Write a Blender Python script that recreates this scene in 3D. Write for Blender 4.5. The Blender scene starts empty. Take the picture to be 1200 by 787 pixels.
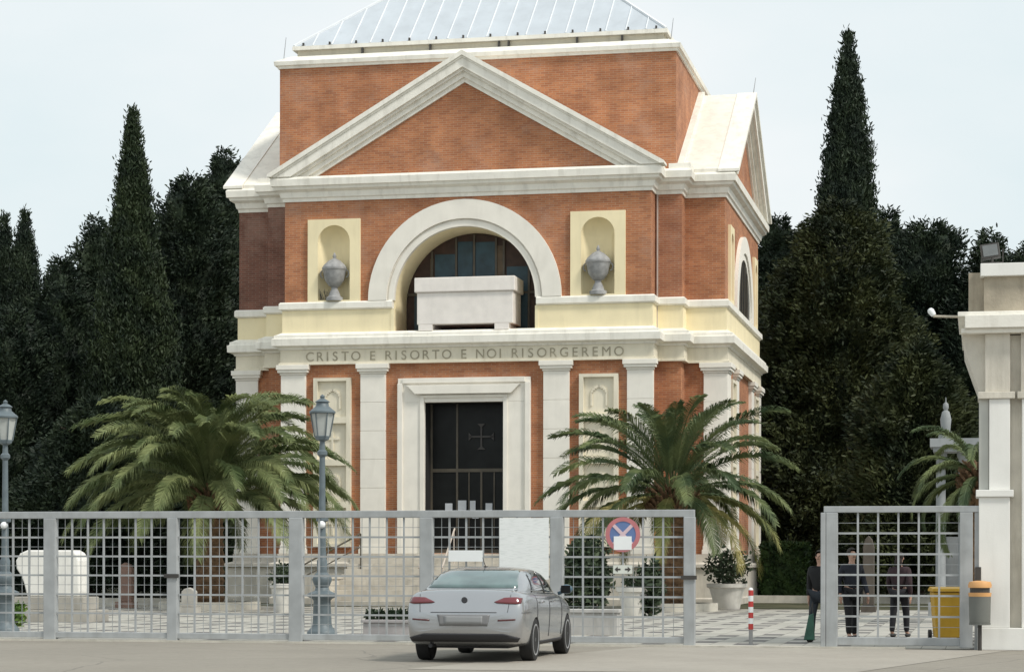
import bpy, bmesh, math, random
from mathutils import Vector, Matrix, noise
from mathutils.bvhtree import BVHTree
R = math.radians
random.seed(7)
sc = bpy.context.scene
col = sc.collection
PI = math.pi
TH = R(12.0)                       # heading of the church, gate and plaza
AX = Vector((math.cos(TH), -math.sin(TH), 0)); AY = Vector((math.sin(TH), math.cos(TH), 0))

# ------------------------------------------------------------------ materials
def mat(name, c, rough=.7, var=.12, scale=3.0, bump=0.0, bscale=40, metal=0, c2=None, dirt=0, coat=0):
    m = bpy.data.materials.new(name); m.use_nodes = True
    nt = m.node_tree; N = nt.nodes; L = nt.links
    p = N['Principled BSDF']; p.inputs['Roughness'].default_value = rough; p.inputs['Metallic'].default_value = metal
    if coat: p.inputs['Coat Weight'].default_value = coat; p.inputs['Coat Roughness'].default_value = .08
    tc = N.new('ShaderNodeTexCoord')
    nz = N.new('ShaderNodeTexNoise'); nz.inputs['Scale'].default_value = scale; nz.inputs['Detail'].default_value = 6
    L.new(tc.outputs['Object'], nz.inputs['Vector'])
    rp = N.new('ShaderNodeValToRGB')
    a = tuple(max(0, x*(1-var)) for x in c); b = tuple(min(1, x*(1+var)) for x in c) if c2 is None else c2
    rp.color_ramp.elements[0].color = (*a, 1); rp.color_ramp.elements[1].color = (*b, 1)
    rp.color_ramp.elements[0].position = .32; rp.color_ramp.elements[1].position = .68
    L.new(nz.outputs['Fac'], rp.inputs['Fac'])
    out = rp.outputs['Color']
    if dirt:
        mp = N.new('ShaderNodeMapping'); mp.inputs['Scale'].default_value = (2.2, 2.2, .35); L.new(tc.outputs['Object'], mp.inputs['Vector'])
        n2 = N.new('ShaderNodeTexNoise'); n2.inputs['Scale'].default_value = 1.6; n2.inputs['Detail'].default_value = 8; n2.inputs['Roughness'].default_value = .65
        L.new(mp.outputs['Vector'], n2.inputs['Vector'])
        r2 = N.new('ShaderNodeValToRGB'); r2.color_ramp.elements[0].position = .5; r2.color_ramp.elements[1].position = .78
        r2.color_ramp.elements[0].color = (0,0,0,1); r2.color_ramp.elements[1].color = (dirt,)*3+(1,)
        L.new(n2.outputs['Fac'], r2.inputs['Fac'])
        mx = N.new('ShaderNodeMixRGB'); mx.inputs['Color2'].default_value = (c[0]*.42, c[1]*.40, c[2]*.36, 1)
        L.new(r2.outputs['Color'], mx.inputs['Fac']); L.new(out, mx.inputs['Color1']); out = mx.outputs['Color']
    L.new(out, p.inputs['Base Color'])
    if bump:
        n3 = N.new('ShaderNodeTexNoise'); n3.inputs['Scale'].default_value = bscale; n3.inputs['Detail'].default_value = 5
        L.new(tc.outputs['Object'], n3.inputs['Vector'])
        bp = N.new('ShaderNodeBump'); bp.inputs['Strength'].default_value = bump; bp.inputs['Distance'].default_value = .02
        L.new(n3.outputs['Fac'], bp.inputs['Height']); L.new(bp.outputs['Normal'], p.inputs['Normal'])
    return m

def brick_mat(name, c1, c2, mortar, stain=.5):
    m = bpy.data.materials.new(name); m.use_nodes = True
    nt = m.node_tree; N = nt.nodes; L = nt.links; p = N['Principled BSDF']; p.inputs['Roughness'].default_value = .9
    tc = N.new('ShaderNodeTexCoord'); sp = N.new('ShaderNodeSeparateXYZ'); L.new(tc.outputs['Object'], sp.inputs[0])
    ad = N.new('ShaderNodeMath'); L.new(sp.outputs[0], ad.inputs[0]); L.new(sp.outputs[1], ad.inputs[1])
    cb = N.new('ShaderNodeCombineXYZ'); L.new(ad.outputs[0], cb.inputs[0]); L.new(sp.outputs[2], cb.inputs[1])
    br = N.new('ShaderNodeTexBrick'); br.inputs['Scale'].default_value = 1.0
    br.inputs['Brick Width'].default_value = .27; br.inputs['Row Height'].default_value = .075; br.inputs['Mortar Size'].default_value = .008
    br.inputs['Color1'].default_value = (*c1, 1); br.inputs['Color2'].default_value = (*c2, 1); br.inputs['Mortar'].default_value = (*mortar, 1)
    L.new(cb.outputs[0], br.inputs['Vector'])
    # broad colour drift of the masonry, and pale salt bloom in patches
    n1 = N.new('ShaderNodeTexNoise'); n1.inputs['Scale'].default_value = 1.3; n1.inputs['Detail'].default_value = 7; L.new(tc.outputs['Object'], n1.inputs['Vector'])
    r1 = N.new('ShaderNodeValToRGB'); r1.color_ramp.elements[0].position = .3; r1.color_ramp.elements[1].position = .7
    r1.color_ramp.elements[0].color = (.66, .63, .62, 1); r1.color_ramp.elements[1].color = (1.0, 1.0, 1.0, 1)
    L.new(n1.outputs['Fac'], r1.inputs['Fac'])
    mu = N.new('ShaderNodeMixRGB'); mu.blend_type = 'MULTIPLY'; mu.inputs['Fac'].default_value = 1
    L.new(br.outputs['Color'], mu.inputs['Color1']); L.new(r1.outputs['Color'], mu.inputs['Color2'])
    n2 = N.new('ShaderNodeTexNoise'); n2.inputs['Scale'].default_value = .45; n2.inputs['Detail'].default_value = 9; n2.inputs['Roughness'].default_value = .7
    L.new(tc.outputs['Object'], n2.inputs['Vector'])
    r2 = N.new('ShaderNodeValToRGB'); r2.color_ramp.elements[0].position = .52; r2.color_ramp.elements[1].position = .75
    r2.color_ramp.elements[0].color = (0,0,0,1); r2.color_ramp.elements[1].color = (stain,)*3+(1,)
    L.new(n2.outputs['Fac'], r2.inputs['Fac'])
    mx = N.new('ShaderNodeMixRGB'); mx.inputs['Color2'].default_value = (.42, .30, .24, 1)
    L.new(r2.outputs['Color'], mx.inputs['Fac']); L.new(mu.outputs['Color'], mx.inputs['Color1'])
    L.new(mx.outputs['Color'], p.inputs['Base Color'])
    bp = N.new('ShaderNodeBump'); bp.inputs['Strength'].default_value = .4; bp.inputs['Distance'].default_value = .01
    L.new(br.outputs['Fac'], bp.inputs['Height']); bp.invert = True; L.new(bp.outputs['Normal'], p.inputs['Normal'])
    return m

def leaf_mat(name, dark, light, scale=1.2, rough=.6):
    m = bpy.data.materials.new(name); m.use_nodes = True
    nt = m.node_tree; N = nt.nodes; L = nt.links; p = N['Principled BSDF']; p.inputs['Roughness'].default_value = rough
    p.inputs['Specular IOR Level'].default_value = .25
    tc = N.new('ShaderNodeTexCoord')
    n1 = N.new('ShaderNodeTexNoise'); n1.inputs['Scale'].default_value = scale; n1.inputs['Detail'].default_value = 4; L.new(tc.outputs['Object'], n1.inputs['Vector'])
    r1 = N.new('ShaderNodeValToRGB'); r1.color_ramp.elements[0].position = .38; r1.color_ramp.elements[1].position = .66
    r1.color_ramp.elements[0].color = (*dark, 1); r1.color_ramp.elements[1].color = (*light, 1)
    L.new(n1.outputs['Fac'], r1.inputs['Fac']); L.new(r1.outputs['Color'], p.inputs['Base Color'])
    return m

BRICK = brick_mat('brick', (.54,.218,.096), (.40,.148,.068), (.48,.31,.2), .5)
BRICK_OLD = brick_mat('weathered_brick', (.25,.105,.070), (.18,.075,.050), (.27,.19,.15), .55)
TRAV = mat('travertine', (.84,.81,.73), .75, .06, 2.0, .2, 30, dirt=.42)
TRAVP = mat('travertine_pilaster', (.82,.78,.70), .7, .05, 1.5, .15, 30, dirt=.14)
CREAM = mat('cream_plaster', (.86,.75,.49), .8, .05, 1.2, .1, 30, dirt=.18)
CREAM_OLD = mat('cream_plaster_pale', (.76,.70,.56), .8, .07, 1.2, .1, 30, dirt=.3)
STONE = mat('podium_stone', (.56,.52,.45), .85, .12, 1.5, .3, 25, dirt=.45)
ROOFS = mat('pale_roof_stone', (.80,.76,.67), .8, .06, 2.5, .2, 30, dirt=.3)
METROOF = mat('zinc_roof', (.50,.54,.58), .55, .07, 1.0, dirt=.15)
DARKM = mat('dark_metal', (.05,.045,.04), .5, .2)
BRONZE = mat('bronze_frame', (.085,.072,.052), .5, .2)
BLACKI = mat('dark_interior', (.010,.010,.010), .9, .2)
GLASSD = mat('dark_glass', (.010,.011,.011), .35, .3, 2); GLASSD.node_tree.nodes['Principled BSDF'].inputs['Specular IOR Level'].default_value = .2
PANEB = mat('blue_pane', (.022,.055,.075), .5, .4, 2)
WOODB = mat('brown_wood', (.045,.022,.014), .6, .3, 4)
PAPER = mat('white_paper', (.55,.58,.62), .7, .05)
LETTER = mat('inscription_bronze', (.36,.32,.23), .6, .2)
SLATE = mat('grey_urn_stone', (.30,.30,.30), .7, .25, 5, .3, 30)
MARBLE = mat('white_marble', (.78,.76,.71), .5, .05, 3, .1, dirt=.2)
SARCM = mat('sarcophagus_marble', (.80,.75,.70), .6, .05, 3, .1, dirt=.15)
GATEM = mat('galvanised_paint', (.36,.375,.38), .5, .10, 4, .1, 60, dirt=.35)
LAMPM = mat('lamp_iron_paint', (.115,.145,.16), .5, .15, 6)
LAMPG = mat('lamp_glass', (.42,.44,.42), .3, .1, 5)
WHITEP = mat('white_painted_sheet', (.82,.84,.84), .6, .03, 3)
POT = mat('pot_concrete', (.62,.60,.55), .85, .1, 4, .2, dirt=.35)
SOIL = mat('soil', (.07,.05,.035), .95, .3, 8)
KERB = mat('kerb_stone', (.55,.52,.45), .9, .12, 3, .2, dirt=.3)
GHW = mat('gatehouse_plaster', (.80,.79,.75), .8, .05, 1.5, .1, dirt=.16)
GHC = mat('gatehouse_stone', (.62,.58,.50), .85, .12, 2, .2, dirt=.5)
YELLOW = mat('yellow_plastic', (.62,.36,.03), .5, .08, 3, dirt=.2)
ORANGE = mat('orange_plastic', (.68,.36,.14), .5, .1, 3)
BINGR = mat('bin_grey', (.15,.155,.14), .6, .1, 3)
RED = mat('red_paint', (.50,.05,.045), .6, .1)
TYRE = mat('tyre_rubber', (.018,.018,.018), .8, .2)
CARP = mat('silver_car_paint', (.42,.425,.435), .24, .02, 2, metal=.8, coat=.6)
CARG = mat('car_glass', (.045,.075,.075), .04, .1, 1.6, coat=1, c2=(.13,.20,.195))
CARGS = mat('car_side_glass', (.012,.014,.016), .05, .1, 2, coat=1)
BLKP = mat('black_plastic', (.025,.025,.028), .6, .1)
TAILR = mat('tail_lamp_red', (.15,.018,.025), .15, .1, coat=1)
CHROME = mat('alloy', (.50,.51,.53), .35, .03, metal=.6)
PLATE = mat('plate_grey', (.27,.275,.28), .5, .05)
SKIN = mat('skin', (.50,.30,.22), .6, .05)
BARK = mat('bark', (.10,.075,.055), .95, .3, 6, .5, 20)
PALMB = mat('palm_boss', (.16,.095,.05), .95, .4, 9, .5, 20)
CYP = leaf_mat('cypress_leaf', (.013,.024,.012), (.038,.056,.023), .9)
CYP2 = leaf_mat('cypress_leaf_dark', (.012,.022,.014), (.032,.048,.024), .9)
CYP3 = leaf_mat('conifer_leaf_olive', (.013,.021,.009), (.058,.068,.024), .8)
PALML = leaf_mat('palm_leaf_green', (.075,.105,.038), (.23,.26,.11), 1.0, .6)
PALMD = leaf_mat('palm_leaf_deep', (.055,.085,.038), (.17,.20,.08), 1.0, .6)
PALMY = leaf_mat('palm_leaf_yellow', (.14,.16,.05), (.42,.36,.14), .9, .6)
HEDGE = leaf_mat('hedge_leaf', (.018,.04,.012), (.06,.11,.03), 2.0)
SHRUB = leaf_mat('shrub_leaf', (.022,.038,.02), (.075,.10,.055), 3.0)
LIME = leaf_mat('bright_shrub_leaf', (.06,.12,.02), (.16,.24,.05), 3.0)

BRICK_BLOOM = brick_mat('salt_bloomed_brick', (.46,.19,.095), (.37,.14,.075), (.44,.30,.2), .9)
# ------------------------------------------------------------------ mesh helpers
class MB:
    def __init__(s): s.b = bmesh.new()
    def add(s, vs, fs):
        v = [s.b.verts.new(p) for p in vs]
        for f in fs:
            try: s.b.faces.new([v[i] for i in f])
            except ValueError: pass
        return v
    def box(s, x0, x1, y0, y1, z0, z1):
        s.add([(x0,y0,z0),(x1,y0,z0),(x1,y1,z0),(x0,y1,z0),(x0,y0,z1),(x1,y0,z1),(x1,y1,z1),(x0,y1,z1)],
              [(0,3,2,1),(4,5,6,7),(0,1,5,4),(1,2,6,5),(2,3,7,6),(3,0,4,7)]); return s
    def prism(s, pts, axis, a, b):          # pts 2D closed outline; axis 'y': pts=(x,z); 'x': pts=(y,z); 'z': pts=(x,y)
        n = len(pts)
        f = {'y': lambda p, t: (p[0], t, p[1]), 'x': lambda p, t: (t, p[0], p[1]), 'z': lambda p, t: (p[0], p[1], t)}[axis]
        vs = [f(p, a) for p in pts] + [f(p, b) for p in pts]
        s.add(vs, [tuple(range(n)), tuple(range(2*n-1, n-1, -1))] + [(i, (i+1) % n, n+(i+1) % n, n+i) for i in range(n)]); return s
    def lathe(s, prof, c=(0,0,0), seg=16, rot=0, square=False):
        k = len(prof); vs = []
        for i in range(seg):
            a = rot + 2*PI*i/seg
            for r, z in prof: vs.append((c[0]+r*math.cos(a), c[1]+r*math.sin(a), c[2]+z))
        fs = []
        for i in range(seg):
            j = (i+1) % seg
            for q in range(k-1): fs.append((i*k+q, j*k+q, j*k+q+1, i*k+q+1))
        fs.append(tuple(i*k for i in range(seg))[::-1]); fs.append(tuple(i*k+k-1 for i in range(seg)))
        s.add(vs, fs); return s
    def tube(s, p, q, r, r2=None, seg=8):
        p = Vector(p); q = Vector(q); r2 = r if r2 is None else r2
        d = (q-p).normalized(); u = d.orthogonal().normalized(); w = d.cross(u); vs = []
        for i in range(seg):
            a = 2*PI*i/seg; o = u*math.cos(a)+w*math.sin(a); vs.append(p+o*r); vs.append(q+o*r2)
        s.add(vs, [(2*i, 2*((i+1) % seg), 2*((i+1) % seg)+1, 2*i+1) for i in range(seg)] + [tuple(2*i for i in range(seg))[::-1], tuple(2*i+1 for i in range(seg))]); return s
    def sphere(s, c, r, seg=14, rings=8, sx=1, sy=1, sz=1):
        m = Matrix.Translation(c) @ Matrix.Diagonal((r*sx, r*sy, r*sz, 1))
        bmesh.ops.create_uvsphere(s.b, u_segments=seg, v_segments=rings, radius=1, matrix=m); return s
    def ring(s, poly, prof):                # sweep closed (offset, z) profile round an axis-aligned polygon (CCW)
        loops = []
        for off, z in prof: loops.append([(x, y, z) for x, y in offs(poly, off)])
        n = len(poly); k = len(prof); vs = [v for l in loops for v in l]; fs = []
        for a in range(k):
            b = (a+1) % k
            for i in range(n):
                j = (i+1) % n; fs.append((a*n+i, a*n+j, b*n+j, b*n+i))
        s.add(vs, fs); return s
    def xf(s, m): bmesh.ops.transform(s.b, matrix=m, verts=s.b.verts); return s

def offs(poly, d):
    n = len(poly); out = []
    for i in range(n):
        p0 = Vector(poly[i-1]); p = Vector(poly[i]); p1 = Vector(poly[(i+1) % n])
        e0 = (p-p0).normalized(); e1 = (p1-p).normalized()
        n0 = Vector((e0.y, -e0.x)); n1 = Vector((e1.y, -e1.x))
        out.append((p.x+d*(n0.x+n1.x if abs(n0.dot(n1)) < .5 else n0.x), p.y+d*(n0.y+n1.y if abs(n0.dot(n1)) < .5 else n0.y)))
    return out

def obj(name, mb, m, parent=None, smooth=False, bevel=0, normals=True):
    b = mb.b if isinstance(mb, MB) else mb
    if normals: bmesh.ops.recalc_face_normals(b, faces=b.faces)
    me = bpy.data.meshes.new(name); b.to_mesh(me); b.free()
    me.materials.append(m)
    if smooth:
        for p in me.polygons: p.use_smooth = True
        if smooth != 'all': me.set_sharp_from_angle(angle=R(40))
    o = bpy.data.objects.new(name, me); col.objects.link(o)
    if parent: o.parent = parent
    if bevel:
        md = o.modifiers.new('bev', 'BEVEL'); md.width = bevel; md.segments = 2; md.limit_method = 'ANGLE'; md.angle_limit = R(40)
    return o

def tag(o, label=None, cat=None, group=None, kind=None):
    if label: o['label'] = label
    if cat: o['category'] = cat
    if group: o['group'] = group
    if kind: o['kind'] = kind
    return o
def thing(name, label, cat, loc=(0,0,0), rz=0, group=None):
    o = bpy.data.objects.new(name, None); col.objects.link(o); o.location = loc; o.rotation_euler = (0,0,rz); o.empty_display_size = .2
    return tag(o, label, cat, group)
def struct(name, mb, m, **k): return tag(obj(name, mb, m, **k), kind='structure')
def copy_tree(o, parent=None):
    c = o.copy(); col.objects.link(c); c.parent = parent
    for ch in [x for x in bpy.data.objects if x.parent == o]: copy_tree(ch, c)
    return c

def cut(mb, cutters):                        # boolean difference done on temporary objects, returns a MB
    bmesh.ops.recalc_face_normals(mb.b, faces=mb.b.faces)
    me = bpy.data.meshes.new('t'); mb.b.to_mesh(me); mb.b.free(); o = bpy.data.objects.new('t', me); col.objects.link(o); tmp = [o]
    for c in cutters:
        bmesh.ops.recalc_face_normals(c.b, faces=c.b.faces)
        m2 = bpy.data.meshes.new('c'); c.b.to_mesh(m2); c.b.free(); q = bpy.data.objects.new('c', m2); col.objects.link(q); tmp.append(q)
        md = o.modifiers.new('b', 'BOOLEAN'); md.operation = 'DIFFERENCE'; md.object = q; md.solver = 'EXACT'
    dg = bpy.context.evaluated_depsgraph_get(); dg.update()
    m3 = bpy.data.meshes.new_from_object(o.evaluated_get(dg))
    r = MB(); r.b.from_mesh(m3)
    for t in tmp: bpy.data.objects.remove(t, do_unlink=True)
    bpy.data.meshes.remove(m3)
    return r

def arch_pts(cx, r, zb, zs, n=28):           # closed outline of an arched opening
    return [(cx-r, zb), (cx+r, zb)] + [(cx+r*math.cos(PI*i/n), zs+r*math.sin(PI*i/n)) for i in range(n+1)]
def arch_band(mb, cx, r0, r1, zs, axis, a, b, n=36, zb=None):
    f = {'y': lambda x, z, t: (x, t, z), 'x': lambda x, z, t: (t, x, z)}[axis]
    pts = []
    if zb is not None: pts.append((cx+r0, cx+r1, zb, zb, True))
    sec = []
    if zb is not None: sec.append(((cx+r0, zb), (cx+r1, zb)))
    for i in range(n+1):
        t = PI*i/n; sec.append(((cx+r0*math.cos(t), zs+r0*math.sin(t)), (cx+r1*math.cos(t), zs+r1*math.sin(t))))
    if zb is not None: sec.append(((cx-r0, zb), (cx-r1, zb)))
    vs = []
    for (p, q) in sec: vs += [f(*p, a), f(*q, a), f(*q, b), f(*p, b)]
    fs = [(0,1,2,3), tuple(4*(len(sec)-1)+k for k in (3,2,1,0))]
    for i in range(len(sec)-1):
        for k in range(4): fs.append((4*i+k, 4*i+(k+1) % 4, 4*i+4+(k+1) % 4, 4*i+4+k))
    mb.add(vs, fs)
    return mb

# ------------------------------------------------------------------ camera, light, world
F = 2575/1200*36
cam = bpy.data.cameras.new('camera'); cam.lens = F; cam.sensor_width = 36; cam.shift_y = .2200; cam.clip_end = 2000
co = bpy.data.objects.new('camera', cam); col.objects.link(co); co.location = (0, 0, 1.5)
co.rotation_euler = (Matrix.Rotation(R(90), 3, 'X') @ Matrix.Rotation(R(.10), 3, 'Z')).to_euler()
sc.camera = co
SUN_EL, SUN_AZ = R(48), R(128)     # azimuth clockwise from +Y: behind the camera to the right
sd = Vector((math.sin(SUN_AZ)*math.cos(SUN_EL), math.cos(SUN_AZ)*math.cos(SUN_EL), math.sin(SUN_EL)))
sl = bpy.data.lights.new('sun', 'SUN'); sl.energy = 2.4; sl.angle = R(10); sl.color = (1, .955, .88)
so = bpy.data.objects.new('sun', sl); col.objects.link(so); so.rotation_euler = sd.to_track_quat('Z', 'Y').to_euler()
w = bpy.data.worlds.new('World'); sc.world = w; w.use_nodes = True
N = w.node_tree.nodes; L = w.node_tree.links; bg = N['Background']
sky = N.new('ShaderNodeTexSky'); sky.sky_type = 'NISHITA'; sky.sun_disc = False; sky.sun_elevation = SUN_EL; sky.sun_rotation = SUN_AZ; sky.air_density = 1.5; sky.dust_density = 3
tc = N.new('ShaderNodeTexCoord'); mp = N.new('ShaderNodeMapping'); mp.inputs['Scale'].default_value = (1, 1, 2.2); L.new(tc.outputs['Generated'], mp.inputs['Vector'])
nz = N.new('ShaderNodeTexNoise'); nz.inputs['Scale'].default_value = 3.2; nz.inputs['Detail'].default_value = 7; L.new(mp.outputs['Vector'], nz.inputs['Vector'])
cr = N.new('ShaderNodeValToRGB'); cr.color_ramp.elements[0].position = .35; cr.color_ramp.elements[1].position = .7
cr.color_ramp.elements[0].color = (7.2, 8.2, 8.5, 1); cr.color_ramp.elements[1].color = (8.9, 9.15, 9.25, 1)
L.new(nz.outputs['Fac'], cr.inputs['Fac'])
mx = N.new('ShaderNodeMixRGB'); mx.inputs['Fac'].default_value = .93; L.new(sky.outputs[0], mx.inputs['Color1']); L.new(cr.outputs[0], mx.inputs['Color2'])
L.new(mx.outputs[0], bg.inputs['Color']); bg.inputs['Strength'].default_value = .10
sc.view_settings.view_transform = 'Standard'; sc.view_settings.look = 'None'; sc.view_settings.exposure = .12; sc.view_settings.gamma = 1
sc.render.resolution_x = 1024; sc.render.resolution_y = 671
sc.render.engine = 'CYCLES'; sc.cycles.max_bounces = 6; sc.cycles.diffuse_bounces = 3

# ------------------------------------------------------------------ ground
def loc(x, y, z=0): return Vector((x, y, z))
def wp(px, D, z=0): return Vector(((px-600)/2575*D, D, z))
ASPH = mat('road_asphalt', (.275,.25,.21), .95, .07, .35, .5, 50, dirt=.18)
def speckle(m, amt, sc1, cracks=True):
    nt = m.node_tree; N = nt.nodes; L = nt.links; p = N['Principled BSDF']; src = p.inputs['Base Color'].links[0].from_socket
    tc = N.new('ShaderNodeTexCoord'); nz = N.new('ShaderNodeTexNoise'); nz.inputs['Scale'].default_value = sc1; nz.inputs['Detail'].default_value = 8; nz.inputs['Roughness'].default_value = .75
    L.new(tc.outputs['Object'], nz.inputs['Vector']); rp = N.new('ShaderNodeValToRGB'); rp.color_ramp.elements[0].position = .3; rp.color_ramp.elements[1].position = .7
    rp.color_ramp.elements[0].color = (1-amt,)*3+(1,); rp.color_ramp.elements[1].color = (1+amt*.5,)*3+(1,); L.new(nz.outputs['Fac'], rp.inputs['Fac'])
    mu = N.new('ShaderNodeMixRGB'); mu.blend_type = 'MULTIPLY'; mu.inputs['Fac'].default_value = 1; L.new(src, mu.inputs['Color1']); L.new(rp.outputs[0], mu.inputs['Color2']); out = mu.outputs[0]
    if cracks:
        n2 = N.new('ShaderNodeTexNoise'); n2.inputs['Scale'].default_value = .8; L.new(tc.outputs['Object'], n2.inputs['Vector'])
        ma = N.new('ShaderNodeMixRGB'); ma.inputs['Fac'].default_value = .25; L.new(tc.outputs['Object'], ma.inputs['Color1']); L.new(n2.outputs['Color'], ma.inputs['Color2'])
        vo = N.new('ShaderNodeTexVoronoi'); vo.feature = 'DISTANCE_TO_EDGE'; vo.inputs['Scale'].default_value = .33; L.new(ma.outputs[0], vo.inputs['Vector'])
        lt = N.new('ShaderNodeMath'); lt.operation = 'LESS_THAN'; lt.inputs[1].default_value = .0045; L.new(vo.outputs['Distance'], lt.inputs[0])
        mk = N.new('ShaderNodeMath'); mk.operation = 'MULTIPLY'; mk.inputs[1].default_value = .45; L.new(lt.outputs[0], mk.inputs[0])
        mc = N.new('ShaderNodeMixRGB'); mc.inputs['Color2'].default_value = (.12,.11,.10,1); L.new(mk.outputs[0], mc.inputs['Fac']); L.new(out, mc.inputs['Color1']); out = mc.outputs[0]
    L.new(out, p.inputs['Base Color'])
speckle(ASPH, .16, 7)
g = MB(); g.add([(-900,-60,0),(900,-60,0),(900,1500,0),(-900,1500,0)], [(0,1,2,3)])
struct('ground', g, ASPH)
# plaza paving, chequered with dark stones
PAV = bpy.data.materials.new('plaza_paving'); PAV.use_nodes = True
nt = PAV.node_tree; N = nt.nodes; L = nt.links; p = N['Principled BSDF']; p.inputs['Roughness'].default_value = .8
tc = N.new('ShaderNodeTexCoord'); sp = N.new('ShaderNodeSeparateXYZ'); L.new(tc.outputs['Object'], sp.inputs[0])
def mth(op, a, b=None):
    n = N.new('ShaderNodeMath'); n.operation = op
    for i, v in enumerate((a, b)):
        if v is None: continue
        if isinstance(v, (int, float)): n.inputs[i].default_value = v
        else: L.new(v, n.inputs[i])
    return n.outputs[0]
ci = mth('FLOOR', mth('DIVIDE', sp.outputs[0], .42)); cj = mth('FLOOR', mth('DIVIDE', sp.outputs[1], .9))
k = mth('FLOORED_MODULO', mth('ADD', ci, mth('MULTIPLY', mth('FLOORED_MODULO', cj, 2), 2)), 4)
dark = mth('LESS_THAN', k, .5)
cv = N.new('ShaderNodeCombineXYZ'); L.new(ci, cv.inputs[0]); L.new(cj, cv.inputs[1])
wn = N.new('ShaderNodeTexWhiteNoise'); L.new(cv.outputs[0], wn.inputs['Vector'])
dark = mth('MULTIPLY', dark, mth('GREATER_THAN', wn.outputs['Value'], .22))
n1 = N.new('ShaderNodeTexNoise'); n1.inputs['Scale'].default_value = .8; n1.inputs['Detail'].default_value = 6; L.new(tc.outputs['Object'], n1.inputs['Vector'])
r1 = N.new('ShaderNodeValToRGB'); r1.color_ramp.elements[0].position = .35; r1.color_ramp.elements[1].position = .65
r1.color_ramp.elements[0].color = (.34,.325,.285,1); r1.color_ramp.elements[1].color = (.46,.44,.39,1); L.new(n1.outputs['Fac'], r1.inputs['Fac'])
m1 = N.new('ShaderNodeMixRGB'); m1.inputs['Color2'].default_value = (.14,.13,.125,1); L.new(dark, m1.inputs['Fac']); L.new(r1.outputs[0], m1.inputs['Color1'])
fx = mth('FLOORED_MODULO', sp.outputs[0], .42); fy = mth('FLOORED_MODULO', sp.outputs[1], .9)
jt = mth('MAXIMUM', mth('LESS_THAN', fx, .018), mth('LESS_THAN', fy, .03))
m2 = N.new('ShaderNodeMixRGB'); m2.inputs['Color2'].default_value = (.20,.19,.16,1); L.new(jt, m2.inputs['Fac']); L.new(m1.outputs[0], m2.inputs['Color1'])
L.new(m2.outputs[0], p.inputs['Base Color'])
G0 = Vector((2.94, 38.82, 0))                # a point on the gate line
g = MB(); g.add([(-40,.12,0),(40,.12,0),(40,31,0),(-40,31,0)], [(0,1,2,3)])
o = struct('plaza', g, PAV); o.location = (G0.x, G0.y, .006); o.rotation_euler = (0,0,-TH)
g = MB().box(-40, 3.95, -.16, .119, -.05, .035)
o = struct('gate_track_kerb', g, KERB); o.location = G0; o.rotation_euler = (0,0,-TH)
CONC = mat('driveway_concrete', (.35,.32,.275), .95, .07, .6, .4, 50, dirt=.15)
speckle(CONC, .12, 6, False)
g = MB(); g.add([(-.6,-.2,0),(5.7,-.2,0),(3.4,-9,0),(-2.6,-9,0)], [(0,1,2,3)]); 
g.add([(-.6,-.2,0),(5.7,-.2,0),(5.7,.116,0),(-.6,.116,0)], [(0,1,2,3)]) if False else None
o = struct('driveway_apron', g, CONC); o.location = (G0.x, G0.y, .005); o.rotation_euler = (0,0,-TH)
g = MB(); g.add([(3.96,-.19,0),(5.4,-.19,0),(5.4,.115,0),(3.96,.115,0)], [(0,1,2,3)])
# soil and grass behind the church under the trees
EARTH = leaf_mat('earth_and_grass', (.035,.04,.018), (.09,.085,.05), .6, .95)
g = MB(); g.add([(-300,31,0),(300,31,0),(300,900,0),(-300,900,0)], [(0,1,2,3)])
o = struct('earth_ground', g, EARTH); o.location = (G0.x, G0.y, .012); o.rotation_euler = (0,0,-TH)

# ------------------------------------------------------------------ CHURCH
O0 = Vector((249/2575*76, 76, 0)) - AX*8.8
ch = thing('church', 'red brick and travertine church with central pediment, arched window and zinc pyramid roof', 'church', O0, -TH)
half = [(6.5,-1.9),(6.5,-.95),(7.4,-.95),(7.4,0),(8.8,0),(8.8,11.5),(7.4,11.5),(7.4,12.45),(6.5,12.45),(6.5,13.4)]
POLY = half + [(-x, y) for x, y in half[::-1]]
# walls
lower = MB().prism(offs(POLY, 0), 'z', .3, 8.5)
lower = cut(lower, [MB().box(-1.6,1.6,-3,1.6,1.78,7.2)])
obj('lower_wall', lower, BRICK, ch)
upper = MB().prism(offs(POLY, 0), 'z', 9.2, 14.4)
cs = [MB().prism(arch_pts(0, 2.62, 9.47, 10.56), 'y', -3, -.2)]
for s in (-1, 1): cs.append(MB().box(s*4.68-.9, s*4.68+.9, -3, -1.0, 10.5, 13.4))
upper = cut(upper, cs)
obj('upper_wall', upper, BRICK, ch)
# older brick on piers
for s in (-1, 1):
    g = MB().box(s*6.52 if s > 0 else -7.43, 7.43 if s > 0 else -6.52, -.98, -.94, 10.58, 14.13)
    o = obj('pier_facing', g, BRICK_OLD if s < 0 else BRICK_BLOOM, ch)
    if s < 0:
        g = MB().box(-8.83, -7.43, -.03, .01, 10.58, 14.13); obj('pier_facing', g, BRICK_OLD, ch)
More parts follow.
